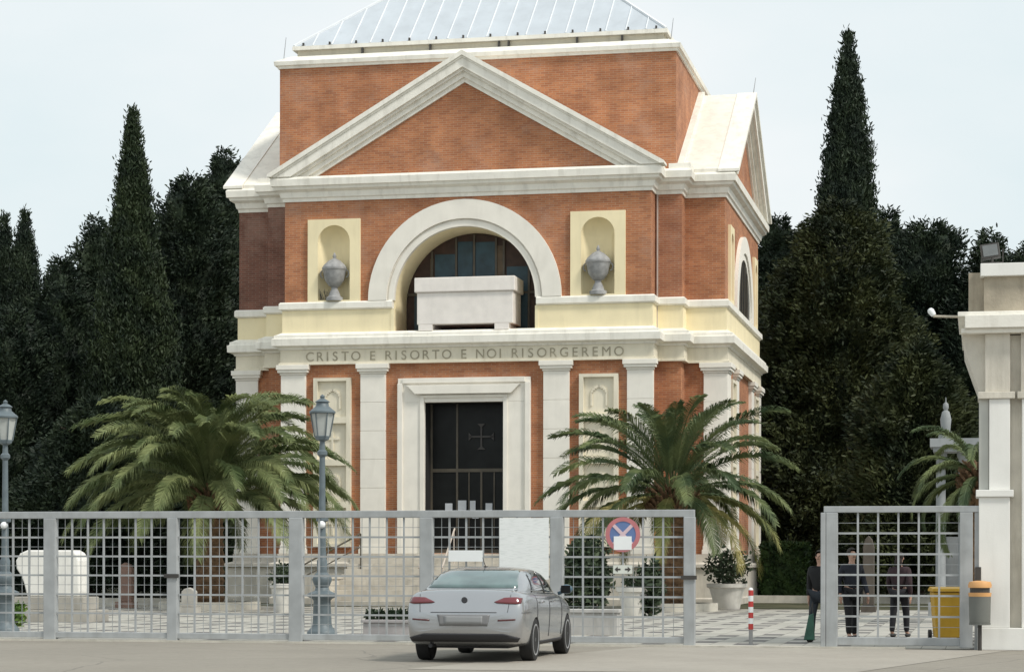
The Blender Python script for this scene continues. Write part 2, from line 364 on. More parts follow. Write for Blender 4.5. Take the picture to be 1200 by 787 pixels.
# podium
pod = MB()
pod.ring(POLY, [(-.3,-.1),(.42,-.1),(.42,.22),(.36,.26),(.34,1.26),(.44,1.30),(.44,1.42),(.2,1.48),(.2,1.76),(-.3,1.76)])
obj('podium', pod, STONE, ch, bevel=.01)
st = MB()
for i in range(10):
    st.box(-3.9, 3.9, -1.95-.34*(10-i), -1.9, -.02 if i == 0 else .176*i, .176*(i+1)-(.002 if i == 9 else 0))
obj('front_steps', st, STONE, ch, bevel=.012)
for s in (-1, 1):
    g = MB().box(s*4.1-.22, s*4.1+.22, -5.5, -2.3, 0, .9).box(s*4.1-.27, s*4.1+.27, -5.55, -2.3, .9, 1.0)
    obj('stair_flank', g, STONE, ch, bevel=.01)
g = MB(); g.tube((-5.5,-4.2,1.15),(-3.4,-3.0,2.45),.03); g.tube((-5.5,-4.2,.75),(-3.4,-3.0,2.0),.022)
for t in (0,.5,1): g.tube((-5.5+2.1*t,-4.2+1.2*t,0),(-5.5+2.1*t,-4.2+1.2*t,1.15+1.3*t),.025)
obj('handrail', g, BRONZE, ch)
PALE = mat('pale_rail', (.55,.48,.42), .5, .1)
for x in (-.95, -.15):
    g = MB(); g.tube((x,-4.5,1.28),(x,-2.7,2.62),.03); g.tube((x,-4.4,.5),(x,-4.4,1.34),.02); g.tube((x,-2.8,1.4),(x,-2.8,2.55),.02); obj('handrail', g, PALE, ch)
# pilasters
def pilaster(x0, x1, yf, side=None):
    # front facing pilaster; side='x' faces +x with x0,x1 along y
    e = .13; g = MB()
    def bx(a, b, p0, p1, z0, z1):
        if side is None: g.box(a, b, yf-p1, yf+.05, z0, z1)
        elif side > 0: g.box(yf-.05, yf+p1, a, b, z0, z1)
        else: g.box(-yf-p1, -yf+.05, a, b, z0, z1)
    for q in range(6): bx(x0, x1, 0, e, 2.06+5.96/6*q+(.006 if q else 0), 2.06+5.96/6*(q+1)-.006)
    bx(x0+.02, x1-.02, 0, e-.02, 2.0, 8.05)
    bx(x0-.05, x1+.05, 0, e+.05, 1.765, 1.92); bx(x0-.02, x1+.02, 0, e+.03, 1.92, 2.06)
    bx(x0-.03, x1+.03, 0, e+.03, 8.02, 8.10); bx(x0-.1, x1+.1, 0, e+.1, 8.10, 8.2); bx(x0-.14, x1+.14, 0, e+.14, 8.2, 8.368)
    return obj('pilaster', g, TRAVP, ch, bevel=.01)
for s in (-1, 1):
    for a, b in ((5.7,6.6),(2.8,3.7)):
        pilaster(min(s*a, s*b), max(s*a, s*b), -1.9)
    pilaster(min(s*8.08, s*8.92), max(s*8.08, s*8.92), 0)
    for a, b in ((-.1,.8),(2.6,3.5),(8.0,8.9),(10.7,11.6)):
        pilaster(a, b, 8.8, s)
# block joints on pilasters : thin dark lines come from shallow grooves
# coffered panels between pilasters
def coffer_panel(f, u0, u1, name='coffered_panel'):
    g = MB(); z0, z1 = 2.0, 7.9; n = 4; h = (z1-z0)/n
    um = (u0+u1)/2; hw = (u1-u0)/2
    f(g, u0, u1, 0, .03, z0, z1)
    f(g, u0, u0+.15, .03, .17, z0, z1); f(g, u1-.15, u1, .03, .17, z0, z1)
    for i in range(n+1):
        zc = z0+i*h; f(g, u0+.15, u1-.15, .03, .168, max(z0, zc-.11), min(z1, zc+.11))
    for i in range(n):
        zc = z0+i*h+h/2
        if i % 2 == 1:
            q = 10
            for k in range(q):
                a0, a1 = PI*k/q, PI*(k+1)/q; r = .27
                x0, x1 = um+r*math.cos(a1), um+r*math.cos(a0); zz = zc+.02+r*min(math.sin(a0), math.sin(a1))
                f(g, x0-.02, x1+.02, .03, .075, zz, zz+.07)
            f(g, um-.29, um-.23, .03, .074, zc-.35, zc+.04); f(g, um+.23, um+.29, .03, .074, zc-.35, zc+.04)
        else:
            f(g, um-.035, um+.035, .03, .075, zc-.33, zc+.33); f(g, um-.25, um+.25, .03, .074, zc+.05, zc+.12)
    return obj(name, g, CREAM_OLD, ch)
def ffront(g, a, b, p0, p1, z0, z1): g.box(a, b, -1.9-p1, -1.9-p0+(.02 if p0 == 0 else .002), z0, z1)
coffer_panel(ffront, -5.4, -4.05); coffer_panel(ffront, 4.05, 5.4)
for s in (-1, 1):
    def fs_(g, a, b, p0, p1, z0, z1, s=s):
        x0, x1 = s*(8.8+p1), s*(8.8+p0-(.02 if p0 == 0 else .002)); g.box(min(x0,x1), max(x0,x1), a, b, z0, z1)
    coffer_panel(fs_, 1.05, 2.4); coffer_panel(fs_, 9.1, 10.45)
# frieze, cornices, string course
ent = MB().ring(POLY, [(-.1,8.372),(.17,8.372),(.17,8.44),(.12,8.46),(.12,8.9),(-.1,8.9)])
obj('frieze', ent, CREAM_OLD, ch)
lc = MB().ring(POLY, [(-.1,8.902),(.16,8.902),(.2,8.97),(.32,9.01),(.37,9.03),(.38,9.27),(.31,9.30),(.30,9.40),(.24,9.42),(.1,9.5),(-.1,9.5)])
obj('lower_cornice', lc, TRAV, ch)
g = MB().prism(offs(POLY, -.05), 'z', 9.3, 9.46); obj('ledge_slab', g, TRAV, ch)
def archcut(r=2.62): return MB().prism(arch_pts(0, r, 9.0, 10.56), 'y', -3.2, -1.0)
ap = MB().ring(POLY, [(-.1,9.503),(.07,9.503),(.07,10.28),(-.1,10.28)])
ap = cut(ap, [MB().prism([(-2.62,9.49),(2.62,9.49),(2.62,12),(-2.62,12)], 'y', -3.2, -1.0)]); obj('attic_plinth', ap, CREAM, ch)
sr = MB().ring(POLY, [(-.1,10.283),(.10,10.283),(.17,10.33),(.17,10.52),(.12,10.57),(-.1,10.57)])
sr = cut(sr, [MB().prism([(-2.55,9.49),(2.55,9.49),(2.55,12),(-2.55,12)], 'y', -3.2, -1.0)]); obj('string_course', sr, TRAV, ch)
uc = MB().ring(POLY, [(-.1,14.10),(.05,14.10),(.07,14.2),(.12,14.24),(.16,14.42),(.30,14.50),(.33,14.60),(.40,14.61),(.42,14.84),(.34,14.93),(-.1,14.93)])
obj('upper_cornice', uc, TRAV, ch)
# inscription
def text_mesh(s, size, ext):
    cu = bpy.data.curves.new('t', 'FONT'); cu.body = s; cu.size = size; cu.extrude = ext; cu.align_x = 'CENTER'; cu.space_character = 1.0
    o = bpy.data.objects.new('t', cu); col.objects.link(o)
    dg = bpy.context.evaluated_depsgraph_get(); dg.update(); me = bpy.data.meshes.new_from_object(o.evaluated_get(dg))
    bpy.data.objects.remove(o); b = MB(); b.b.from_mesh(me); bpy.data.meshes.remove(me); return b
t = text_mesh('CRISTO E RISORTO E NOI RISORGEREMO', .46, .015)
xs = [v.co.x for v in t.b.verts]; wx = max(xs)-min(xs); cx = (max(xs)+min(xs))/2
words = [MB()]                                  # letter-spaced to the width of the frieze
s_ = 'CRISTO E RISORTO E NOI RISORGEREMO'; n = len(s_); t.b.free()
adv = {'I': .55, ' ': .62, 'E': .92, 'M': 1.25, 'O': 1.15, 'G': 1.15, 'N': 1.08}
tot = sum(adv.get(c, 1.0) for c in s_); kx = 11.35/tot; x = -5.72
for c in s_:
    a = adv.get(c, 1.0)*kx
    if c != ' ':
        q = text_mesh(c, .455, .008)
        q.xf(Matrix.Translation((x+a/2, -2.028, 8.50)) @ Matrix.Rotation(R(90), 4, 'X'))
        me = bpy.data.meshes.new('q'); q.b.to_mesh(me); q.b.free(); words.append(MB()); words[-1].b.from_mesh(me); bpy.data.meshes.remove(me)
    x += a
for wd_ in words[1:]: obj('inscription_letter', wd_, LETTER, ch)
# door surround
g = MB()
for s in (-1, 1):
    x0, x1 = (1.4, 2.35) if s > 0 else (-2.35, -1.4)
    g.box(x0, x1, -2.02, -1.85, 1.765, 7.0)
    a, b = (2.17, 2.35) if s > 0 else (-2.35, -2.17); g.box(a, b, -2.10, -2.022, 1.765, 7.66)
    a, b = (1.4, 1.55) if s > 0 else (-1.55, -1.4); g.box(a, b, -2.07, -2.021, 1.765, 7.15)
g.box(-2.35, 2.35, -2.019, -1.85, 7.002, 7.84); g.box(-2.17, 2.17, -2.10, -2.022, 7.662, 7.8395); g.box(-1.55, 1.55, -2.07, -2.021, 7.151, 7.25)
g.prism([(-1.7,7.28),(1.7,7.28),(2.0,7.58),(-2.0,7.58)], 'y', -2.2, -2.022)
door = obj('door_surround', g, TRAVP, ch, bevel=.012)
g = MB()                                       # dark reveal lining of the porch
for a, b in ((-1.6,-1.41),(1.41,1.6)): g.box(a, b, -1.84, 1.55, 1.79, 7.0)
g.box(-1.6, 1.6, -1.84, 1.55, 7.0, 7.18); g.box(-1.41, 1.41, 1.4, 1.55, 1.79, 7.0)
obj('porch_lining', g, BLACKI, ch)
g = MB().box(-1.41, 1.41, -1.3, 1.4, 1.781, 1.80); obj('porch_floor', g, STONE, ch)
dr = bpy.data.objects.new('door', None); col.objects.link(dr); dr.parent = ch
g = MB()
for x in (-1.37, -.45, .42, 1.36): g.box(x-.035, x+.035, -1.1, -1.02, 1.8, 7.0 if x != .42 else 4.65)
g.box(-1.405, 1.405, -1.101, -1.019, 4.62, 4.74); g.box(-1.404, 1.404, -1.102, -1.018, 1.801, 1.93); g.box(-.41, 1.32, -1.095, -1.025, 3.0, 3.05)
for x in (-.02, .88): g.box(x-.02, x+.02, -1.1, -1.02, 1.94, 4.61)
obj('door_frame', g, BRONZE, dr)
g = MB().box(-1.39, 1.39, -1.065, -1.055, 1.8, 6.99); obj('door_glass', g, GLASSD, dr)
g = MB(); CX, CZ = .42, 5.85
for a, b, c_, d in ((-.03,.03,-.45,.45),(-.45,.45,-.03,.03)): g.box(CX+a, CX+b, -1.12-(.001 if a < -.1 else 0), -1.066, CZ+c_, CZ+d)
for k in range(4):
    q = MB().prism([(-.14,.45),(.14,.45),(0,.32)], 'y', -1.121, -1.066); q.xf(Matrix.Translation((CX,0,CZ)) @ Matrix.Rotation(k*PI/2, 4, 'Y'))
    me = bpy.data.meshes.new('q'); q.b.to_mesh(me); q.b.free(); g.b.from_mesh(me)
obj('door_cross', g, mat('dull_pewter', (.05,.045,.042), .6, .1), dr)
for x, z, w_, h_ in ((-.74,3.36,.26,.34),(-.26,3.44,.30,.38),(.12,3.44,.20,.36),(.70,3.36,.24,.34),(.22,3.08,.22,.16)):
    g = MB().box(x-w_/2, x+w_/2, -1.125, -1.118, z-h_/2, z+h_/2); obj('notice', g, PAPER, dr)
# arched window of the front
g = MB(); arch_band(g, 0, 2.76, 3.42, 10.572, 'y', -2.06, -1.8); arch_band(g, 0, 2.5, 2.70, 10.572, 'y', -1.985, -1.8); arch_band(g, 0, 2.68, 2.78, 10.572, 'y', -1.945, -1.8)
obj('archivolt', g, TRAVP, ch)
g = MB(); arch_band(g, 0, 2.5, 2.61, 10.565, 'y', -1.79, -.22, zb=9.47); obj('arch_reveal', g, CREAM, ch)
for s in (-1, 1):
    a, b = sorted((s*2.5, s*2.62)); obj('arch_jamb', MB().box(a, b, -1.99, -1.8, 9.47, 10.28), CREAM, ch)
w_ = obj('arched_window', MB().prism(arch_pts(0, 2.49, 9.47, 10.565), 'y', -.30, -.24), WOODB, ch)
g = MB()
for a, b in ((-1.45,-.72),(.02,.72),(1.15,1.9),(-.62,-.08),(-2.2,-1.65)):
    zt = 10.56+math.sqrt(max(.1, 2.3**2-max(abs(a), abs(b))**2)); g.box(a, b, -.335, -.301, 9.6, zt)
obj('pane', g, PANEB, w_)
g = MB().box(-.055, .0, -.336, -.301, 9.6, 12.8).box(-1.62, -1.5, -.336, -.301, 9.6, 12.2).box(.80, 1.02, -.336, -.301, 9.6, 12.6); obj('pane', g, mat('amber_pane', (.10,.065,.03), .5, .3, 3), w_)
g = MB()
for x in (-1.55, -.67, -.02, .77, 1.05, 1.95): g.box(x-.035, x+.035, -.38, -.302, 9.48, 10.56+math.sqrt(max(.1, 2.45**2-x*x)))
g.box(-2.45, 2.45, -.375, -.303, 10.9, 10.98)
obj('mullion', g, BRONZE, w_)
# niches
for s in (-1, 1):
    g = MB().box(s*4.68-.95, s*4.68+.95, -2.0, -1.02, 10.575, 13.45)
    c1 = MB().lathe([(.58,10.62),(.58,12.66)], (s*4.68,-2.0,0), 28); c2 = MB().sphere((s*4.68,-2.0,12.66), .58, 28, 18)
    g = cut(g, [c1, c2]); obj('niche_panel', g, CREAM, ch, smooth=True)
# side arches and strips
for s in (-1, 1):
    for r0, r1, p1 in ((2.35,2.95,.13),(2.1,2.33,.07)):
        g = MB(); arch_band(g, 5.75, r0, r1, 10.572, 'x', s*8.78, s*(8.8+p1)); obj('side_archivolt', g, TRAVP, ch)
    g = MB().prism(arch_pts(5.75, 2.11, 10.575, 10.58), 'x', s*8.7, s*8.825); wi = obj('side_window', g, GLASSD, ch)
    g = MB()
    for y in (-1.2,-.4,.4,1.2): g.box(*sorted((s*8.82, s*8.86)), 5.75+y-.05, 5.75+y+.05, 10.58, 10.58+math.sqrt(2.1**2-y*y))
    obj('mullion', g, BRONZE, wi)
    for y in (1.55, 9.95):
        g = MB().box(*sorted((s*8.7, s*8.9)), y-.6, y+.6, 10.575, 13.3)
        g = cut(g, [MB().lathe([(.36,10.7),(.36,12.7)], (s*8.9,y,0), 20), MB().sphere((s*8.9,y,12.7), .36, 20, 12)])
        obj('niche_panel', g, CREAM, ch)
# gables
def clip_chev(W, zc, za, sl, t0, t1):
    # chevron outline between the roof line lowered by t0 and by t1, cut at the cornice top zc
    def X(t): return min(W, (za-t-zc)/sl)
    pts = [(-X(t0), max(zc, za-t0-sl*X(t0))), (0, za-t0), (X(t0), max(zc, za-t0-sl*X(t0)))]
    if X(t0) == W and za-t0-sl*W > zc+.001: pts.append((W, zc))
    pts += [(X(t1), zc), (0, za-t1), (-X(t1), zc)]
    if X(t0) == W and za-t0-sl*W > zc+.001: pts.append((-W, zc))
    return pts
SL = (19.06-15.02)/7.0; zc = 14.932
g = MB().prism([(-6.4,14.6),(6.4,14.6),(6.4,15.2),(0,18.5),(-6.4,15.2)], 'y', -1.9, .2)
gab = MB().prism([(-6.3,14.6),(6.3,14.6),(6.3,14.95),(0,18.45),(-6.3,14.95)], 'y', -1.9, -.3); obj('pediment_wall', gab, BRICK, ch)
g.b.free()
g = MB()
for t0, t1, y in ((0,.17,-2.42),(.17,.24,-2.36),(.24,.56,-2.32),(.56,.66,-2.2),(.66,.86,-2.08),(.86,1.02,-1.98)):
    g.prism(clip_chev(7.0-(.0 if t0 == 0 else .06), zc, 19.06, SL, t0+(.001 if t0 else 0), t1), 'y', y, -1.7)
obj('raking_cornice', g, TRAV, ch)
g = MB().prism([(-6.85,14.94),(6.85,14.94),(6.85,15.03),(0,18.99),(-6.85,15.03)], 'y', -1.69, -.3); obj('front_roof', g, ROOFS, ch)
SL2 = (18.9-15.02)/6.15
for s in (-1, 1):
    g = MB().prism([(.3,14.6),(11.2,14.6),(11.2,15.0),(5.75,18.45),(.3,15.0)], 'x', s*7.3, s*8.8); obj('gable_wall', g, BRICK, ch)
    g = MB()
    for t0, t1, x in ((0,.17,9.32),(.17,.24,9.26),(.24,.56,9.22),(.56,.66,9.1),(.66,.86,8.98),(.86,1.02,8.88)):
        pts = [(y+5.75, z) for y, z in clip_chev(6.15-(.0 if t0 == 0 else .06), zc, 18.9, SL2, t0+(.001 if t0 else 0), t1)]
        g.prism(pts, 'x', s*x, s*8.6)
    obj('raking_cornice', g, TRAV, ch)
    g = MB().prism([(-.30,14.94),(11.8,14.94),(11.8,15.05),(5.75,18.86),(-.30,15.05)], 'x', s*7.0, s*8.59)
    o = obj('transept_roof', g, ROOFS, ch)
    g = MB().box(*sorted((s*7.152, s*7.30)), .2, 5.75, 14.94, 15.1)
    g = MB().prism([(-.32,15.06),(-.32,15.2),(5.75,19.0),(5.75,18.86)], 'x', s*7.155, s*7.38); obj('roof_flashing', g, TRAV, ch)
g = MB().prism(offs(POLY, .3), 'z', 14.80, 14.938); obj('eaves_deck', g, ROOFS, ch)
for s in (-1, 1): obj('parapet_block', MB().box(*sorted((s*7.0, s*7.75)), -1.2, -.32, 14.94, 15.12), TRAV, ch)
# tower
TW = [(-7.15,-.5),(7.15,-.5),(7.15,12.0),(-7.15,12.0)]
g = MB().prism(TW, 'z', 14.5, 19.2); obj('tower_wall', g, BRICK, ch)
g = MB().ring(TW, [(-.3,19.12),(.06,19.12),(.08,19.2),(.16,19.22),(.18,19.36),(-.3,19.62)]); obj('tower_cornice', g, TRAV, ch)
g = MB()
IN = offs(TW, -.5)
g.prism(IN, 'z', 19.3, 19.86); obj('tower_attic', g, CREAM_OLD, ch)
EV = offs(TW, -.35)
g = MB().prism(EV, 'z', 19.862, 20.0); obj('roof_edge', g, TRAV, ch)
g = MB()
(ex0, ey0), (ex1, ey1) = EV[0], EV[2]; hx, hy = (ex1-ex0)/2, (ey1-ey0)/2; cxx, cyy = 0, (ey0+ey1)/2; ks = .84; top = hy
ax_, bx_ = -(hx-top), (hx-top)
g.add([(ex0+.05,ey0+.05,20.002),(ex1-.05,ey0+.05,20.002),(ex1-.05,ey1-.05,20.002),(ex0+.05,ey1-.05,20.002),(ax_,cyy,20+top*ks),(bx_,cyy,20+top*ks)],
      [(0,1,5,4),(1,2,5),(2,3,4,5),(3,0,4),(3,2,1,0)])
rf = obj('metal_roof', g, METROOF, ch)
g = MB()
def seam(p, q, r=.024): g.tube(p, q, r, r, 4)
nS = 19
for i in range(nS+1):
    x = ex0+.05+(ex1-ex0-.1)*i/nS; run = min(hy, hx-abs(x)) ; run = max(run-.05, .02)
    seam((x, ey0+.05, 20.03), (x, ey0+.05+run, 20.03+run*ks))
for i in range(17):
    y = ey0+.05+(ey1-ey0-.1)*i/16; run = max(min(hy-abs(y-cyy), hx)-.05, .02)
    for s in (-1, 1): seam((s*(hx-.05), y, 20.03), (s*(hx-.05-run), y, 20.03+run*ks))
for s in (-1, 1):
    for u in (-1, 1): seam((s*(hx-.05), cyy+u*(hy-.05), 20.03), (s*bx_, cyy, 20.03+top*ks), .05)
obj('roof_seams', g, mat('seam_zinc', (.78,.80,.82), .5, .05), rf)
for i in range(14):
    x = ex0+.4+(ex1-ex0-.8)*i/13; obj('roof_clip', MB().box(x-.03, x+.03, ey0+.02, ey0+.1, 20.01, 20.12), DARKM, rf)
for x in (-4.2,-1.7,.8,1.15,3.6,5.2): obj('attic_spout', MB().box(x-.03, x+.03, -.14, .0, 19.62, 19.84), DARKM, ch)
RODM = mat('rod_steel', (.35,.36,.38), .5, .1); PIPEM = mat('pipe_zinc', (.42,.36,.32), .6, .1)
for x, y, z, h_ in ((-7.0,-.5,19.5,.75),(6.95,-.3,19.6,.7),(9.2,5.75,18.9,.55),(-9.1,.2,14.9,.5)): obj('lightning_rod', MB().tube((x,y,z),(x+.08,y,z+h_),.018,.01,5), RODM, ch)
for s in (-1, 1): obj('rain_pipe', MB().tube((s*6.58,-1.0,9.5),(s*6.58,-1.0,14.1),.035), PIPEM, ch)

# sarcophagus on the ledge
sg = thing('sarcophagus', 'pale marble sarcophagus with heavy lid standing in the arched window of the church', 'sarcophagus', O0+AX*.05+AY*(-1.5)+Vector((0,0,9.47)), -TH)
obj('chest', MB().box(-1.70,1.70,-.6,.75,.22,1.32), SARCM, sg, bevel=.02)
obj('lid', MB().box(-1.78,1.78,-.68,.8,1.322,1.83), SARCM, sg, bevel=.03)
for x in (-1.4, 1.3): obj('foot', MB().box(x-.25,x+.25,-.6,.7,0,.218), SARCM, sg, bevel=.01)
# urns
def urn(lbl, s):
    u = thing('urn', lbl, 'urn', O0+AX*(s*4.68)+AY*(-1.9)+Vector((0,0,10.60)), -TH, 'stone urns in the church niches')
    obj('pedestal', MB().lathe([(.30,0),(.30,.12),(.22,.16),(.17,.30),(.11,.42),(.12,.48)], seg=20), SLATE, u, smooth=True)
    obj('bowl', MB().lathe([(.11,.48),(.20,.52),(.34,.72),(.40,1.0),(.42,1.08),(.44,1.1),(.44,1.16)], seg=24), SLATE, u, smooth=True)
    obj('lid', MB().lathe([(.43,1.161),(.38,1.25),(.22,1.40),(.1,1.47),(.05,1.5),(.07,1.56),(.03,1.66),(.005,1.7)], seg=20), SLATE, u, smooth=True)
    for t in (-1, 1):
        g = MB(); pr = None
        for k in range(7):
            a = -PI/2+PI*k/6; q = (t*(.42+.09*math.cos(a)), 0, .95+.13*math.sin(a))
            if pr: g.tube(pr, q, .022, seg=6)
            pr = q
        obj('handle', g, SLATE, u)
    return u
urn('grey stone lidded urn in the niche left of the arched window, twigs at its foot', -1)
urn('grey stone lidded urn in the niche right of the arched window', 1)
g = MB()
for k in range(16):
    x, z = random.uniform(-.5,-.05), random.uniform(.02,.2); g.tube((x,0,.0),(x-random.uniform(0,.12),-.05,z+.22),.012,.006,4)
o = obj('dry_twigs', g, DARKM); tag(o, 'dark dry twigs at the foot of the urn in the left niche', 'twigs'); o.location = O0+AX*(-4.68)+AY*(-1.98)+Vector((0,0,10.62)); o.rotation_euler = (0,0,-TH)

# ------------------------------------------------------------------ GATES
def gline(t, z=0, n=0): return G0 + AX*t + AY*n + Vector((0,0,z))
# post positions along the gate (0 at its reference point)
posts = [-14.36, -11.86, -9.43, -7.04, -4.58, -2.18, 0.2]
gt = thing('sliding_gate', 'long grey steel sliding gate of square grid panels standing behind the car', 'gate', G0, -TH)
x0, x1 = posts[0], posts[-1]+.09
H = 2.42
obj('top_rail', MB().box(x0, x1, -.06, .06, H-.13, H), GATEM, gt, bevel=.01)
obj('bottom_rail', MB().box(x0, x1, -.05, .05, .06, .17), GATEM, gt, bevel=.01)
for i, p_ in enumerate(posts):
    wd = .13 if i == 3 else (.12 if i in (1,4,5) else .10)
    o = obj('post', MB().box(p_-wd, p_+wd, -.085, .075, .02, H-.128), GATEM, gt, bevel=.012)
def grid(u0, u1, z0, z1, nu, nz_, th, y, dp):
    g = MB()
    for i in range(1, nu): x = u0+(u1-u0)*i/nu; g.box(x-th, x+th, y-dp, y+dp, z0, z1)
    for j in range(1, nz_): z = z0+(z1-z0)*j/nz_; g.box(u0, u1, y-dp*.9, y+dp*.9, z-th, z+th)
    return g
for a, b in zip(posts[:-1], posts[1:]):
    nu = round((b-a-.24)/.33)
    pn = obj('grid_panel', grid(a+.11, b-.11, .168, H-.128, nu, 6, .017, -.01, .012), GATEM, gt)
    obj('grid_wire', grid(a+.11, b-.11, .168, H-.128, nu*2, 12, .0045, .035, .004), GATEM, pn)
for p_, z in ((posts[2], 1.22), (posts[-1], 1.22)):
    obj('latch', MB().box(p_-.14, p_+.14, -.12, -.086, z-.03, z+.04), DARKM, gt)
gt2 = thing('side_gate', 'grey steel gate leaf of square grid standing by the white gatehouse', 'gate', gline(2.55), -TH)
W2 = 2.54; H2 = 2.47
obj('top_rail', MB().box(0, W2+.2, -.06, .06, H2-.11, H2), GATEM, gt2, bevel=.01)
obj('bottom_rail', MB().box(.02, W2, -.05, .05, .06, .2), GATEM, gt2, bevel=.01)
obj('post', MB().box(-.05, .035, -.10, .08, .0, H2-.112), GATEM, gt2, bevel=.01)
obj('post', MB().box(.04, .24, -.085, .075, .03, H2-.112), GATEM, gt2, bevel=.01)
obj('post', MB().box(W2-.22, W2, -.085, .075, .03, H2-.112), GATEM, gt2, bevel=.01)
pn = obj('grid_panel', grid(.24, W2-.22, .2, H2-.11, 6, 6, .017, -.01, .012), GATEM, gt2)
obj('grid_wire', grid(.24, W2-.22, .2, H2-.11, 6, 12, .005, .035, .004), GATEM, pn)
obj('jamb_plate', MB().box(W2+.03, W2+.2, -.04, .05, .0, H2-.112), GATEM, gt2)
obj('lock_box', MB().box(W2+.04, W2+.14, -.09, -.042, 1.15, 1.42), DARKM, gt2)

# signs on the gate
def sheet(name, lbl, cat, t, z, w_, h_, m, n=-.10):
    o = obj(name, MB().box(-w_/2, w_/2, -.006, .006, 0, h_), m); o.location = gline(t, z, n); o.rotation_euler = (0,0,-TH); return tag(o, lbl, cat)
def tpx(px):       # along-gate position seen at column px
    a = (px-600)/2575; return (a*G0.y-G0.x)/(AX.x-a*AX.y)
POSTER = mat('poster_print', (.80,.82,.81), .6, .02, 3)
nt = POSTER.node_tree; N = nt.nodes; L = nt.links; p = N['Principled BSDF']
src = p.inputs['Base Color'].links[0].from_socket; tc = N.new('ShaderNodeTexCoord')
mpn = N.new('ShaderNodeMapping'); mpn.inputs['Scale'].default_value = (3.0, 1, 26); L.new(tc.outputs['Object'], mpn.inputs['Vector'])
nz = N.new('ShaderNodeTexNoise'); nz.inputs['Scale'].default_value = 2.2; nz.inputs['Detail'].default_value = 3; L.new(mpn.outputs[0], nz.inputs['Vector'])
rr = N.new('ShaderNodeValToRGB'); rr.color_ramp.elements[0].position = .5; rr.color_ramp.elements[1].position = .62; rr.color_ramp.elements[1].color = (.22,.22,.22,1); rr.color_ramp.elements[0].color = (0,0,0,1)
L.new(nz.outputs['Fac'], rr.inputs['Fac']); mm = N.new('ShaderNodeMixRGB'); mm.inputs['Color2'].default_value = (.42,.46,.44,1); L.new(rr.outputs[0], mm.inputs['Fac']); L.new(src, mm.inputs['Color1']); L.new(mm.outputs[0], p.inputs['Base Color'])
sheet('poster', 'large white printed notice board fixed to the gate beside the car roof', 'notice', tpx(615.5), 1.18, .90, 1.10, POSTER, -.11)
sheet('small_sign', 'small blank white plate on the gate above the car rear window', 'sign', tpx(547), 1.50, .63, .20, WHITEP)
ns = thing('no_stopping_sign', 'round faded blue and red no stopping sign on the gate with a white sticker', 'sign', gline(tpx(731), 1.98, -.11), -TH)
BLUE = mat('faded_blue', (.12,.19,.38), .6, .1, 6); PINK = mat('faded_red', (.50,.18,.19), .6, .08, 6); PINK2 = mat('pale_pink', (.66,.50,.54), .6, .05, 6)
q = MB().lathe([(.25,-.004),(.25,.004)], seg=32); q.xf(Matrix.Rotation(R(90), 4, 'X')); obj('blue_disc', q, BLUE, ns)
g = MB()
for i in range(36):
    a0, a1 = 2*PI*i/36, 2*PI*(i+1)/36; g.prism([(.235*math.cos(a0),.235*math.sin(a0)),(.31*math.cos(a0),.31*math.sin(a0)),(.31*math.cos(a1),.31*math.sin(a1)),(.235*math.cos(a1),.235*math.sin(a1))], 'y', -.012, .006)
bmesh.ops.remove_doubles(g.b, verts=g.b.verts, dist=.0005); obj('red_rim', g, PINK, ns)
g = MB()
for s in (-1, 1):
    q = MB().box(-.236, .236, -.010-.001*s, -.0042, -.03, .03); q.xf(Matrix.Rotation(s*R(45), 4, 'Y')); me = bpy.data.meshes.new('q'); q.b.to_mesh(me); q.b.free(); g.b.from_mesh(me)
obj('cross_bars', g, PINK2, ns)
obj('sticker', MB().box(-.16,.16,-.018,-.0125,-.27,-.03), WHITEP, ns)
ap_ = thing('arrow_plate', 'small white plate with two dark arrows under the round sign', 'sign', gline(tpx(731), 1.36, -.11), -TH)
obj('plate', MB().box(-.17,.17,-.005,.005,-.07,.08), mat('cream_plate', (.66,.68,.62), .6, .05), ap_)
g = MB()
for s in (-1, 1):
    c_ = s*.09; g.prism([(c_-s*.0,-.045),(c_-s*.0,.055),(c_+s*.055,.005)], 'y', -.009, -.0052); g.box(*sorted((c_-s*.05, c_)), -.0088, -.0052, -.01, .02)
obj('arrows', g, DARKM, ap_)

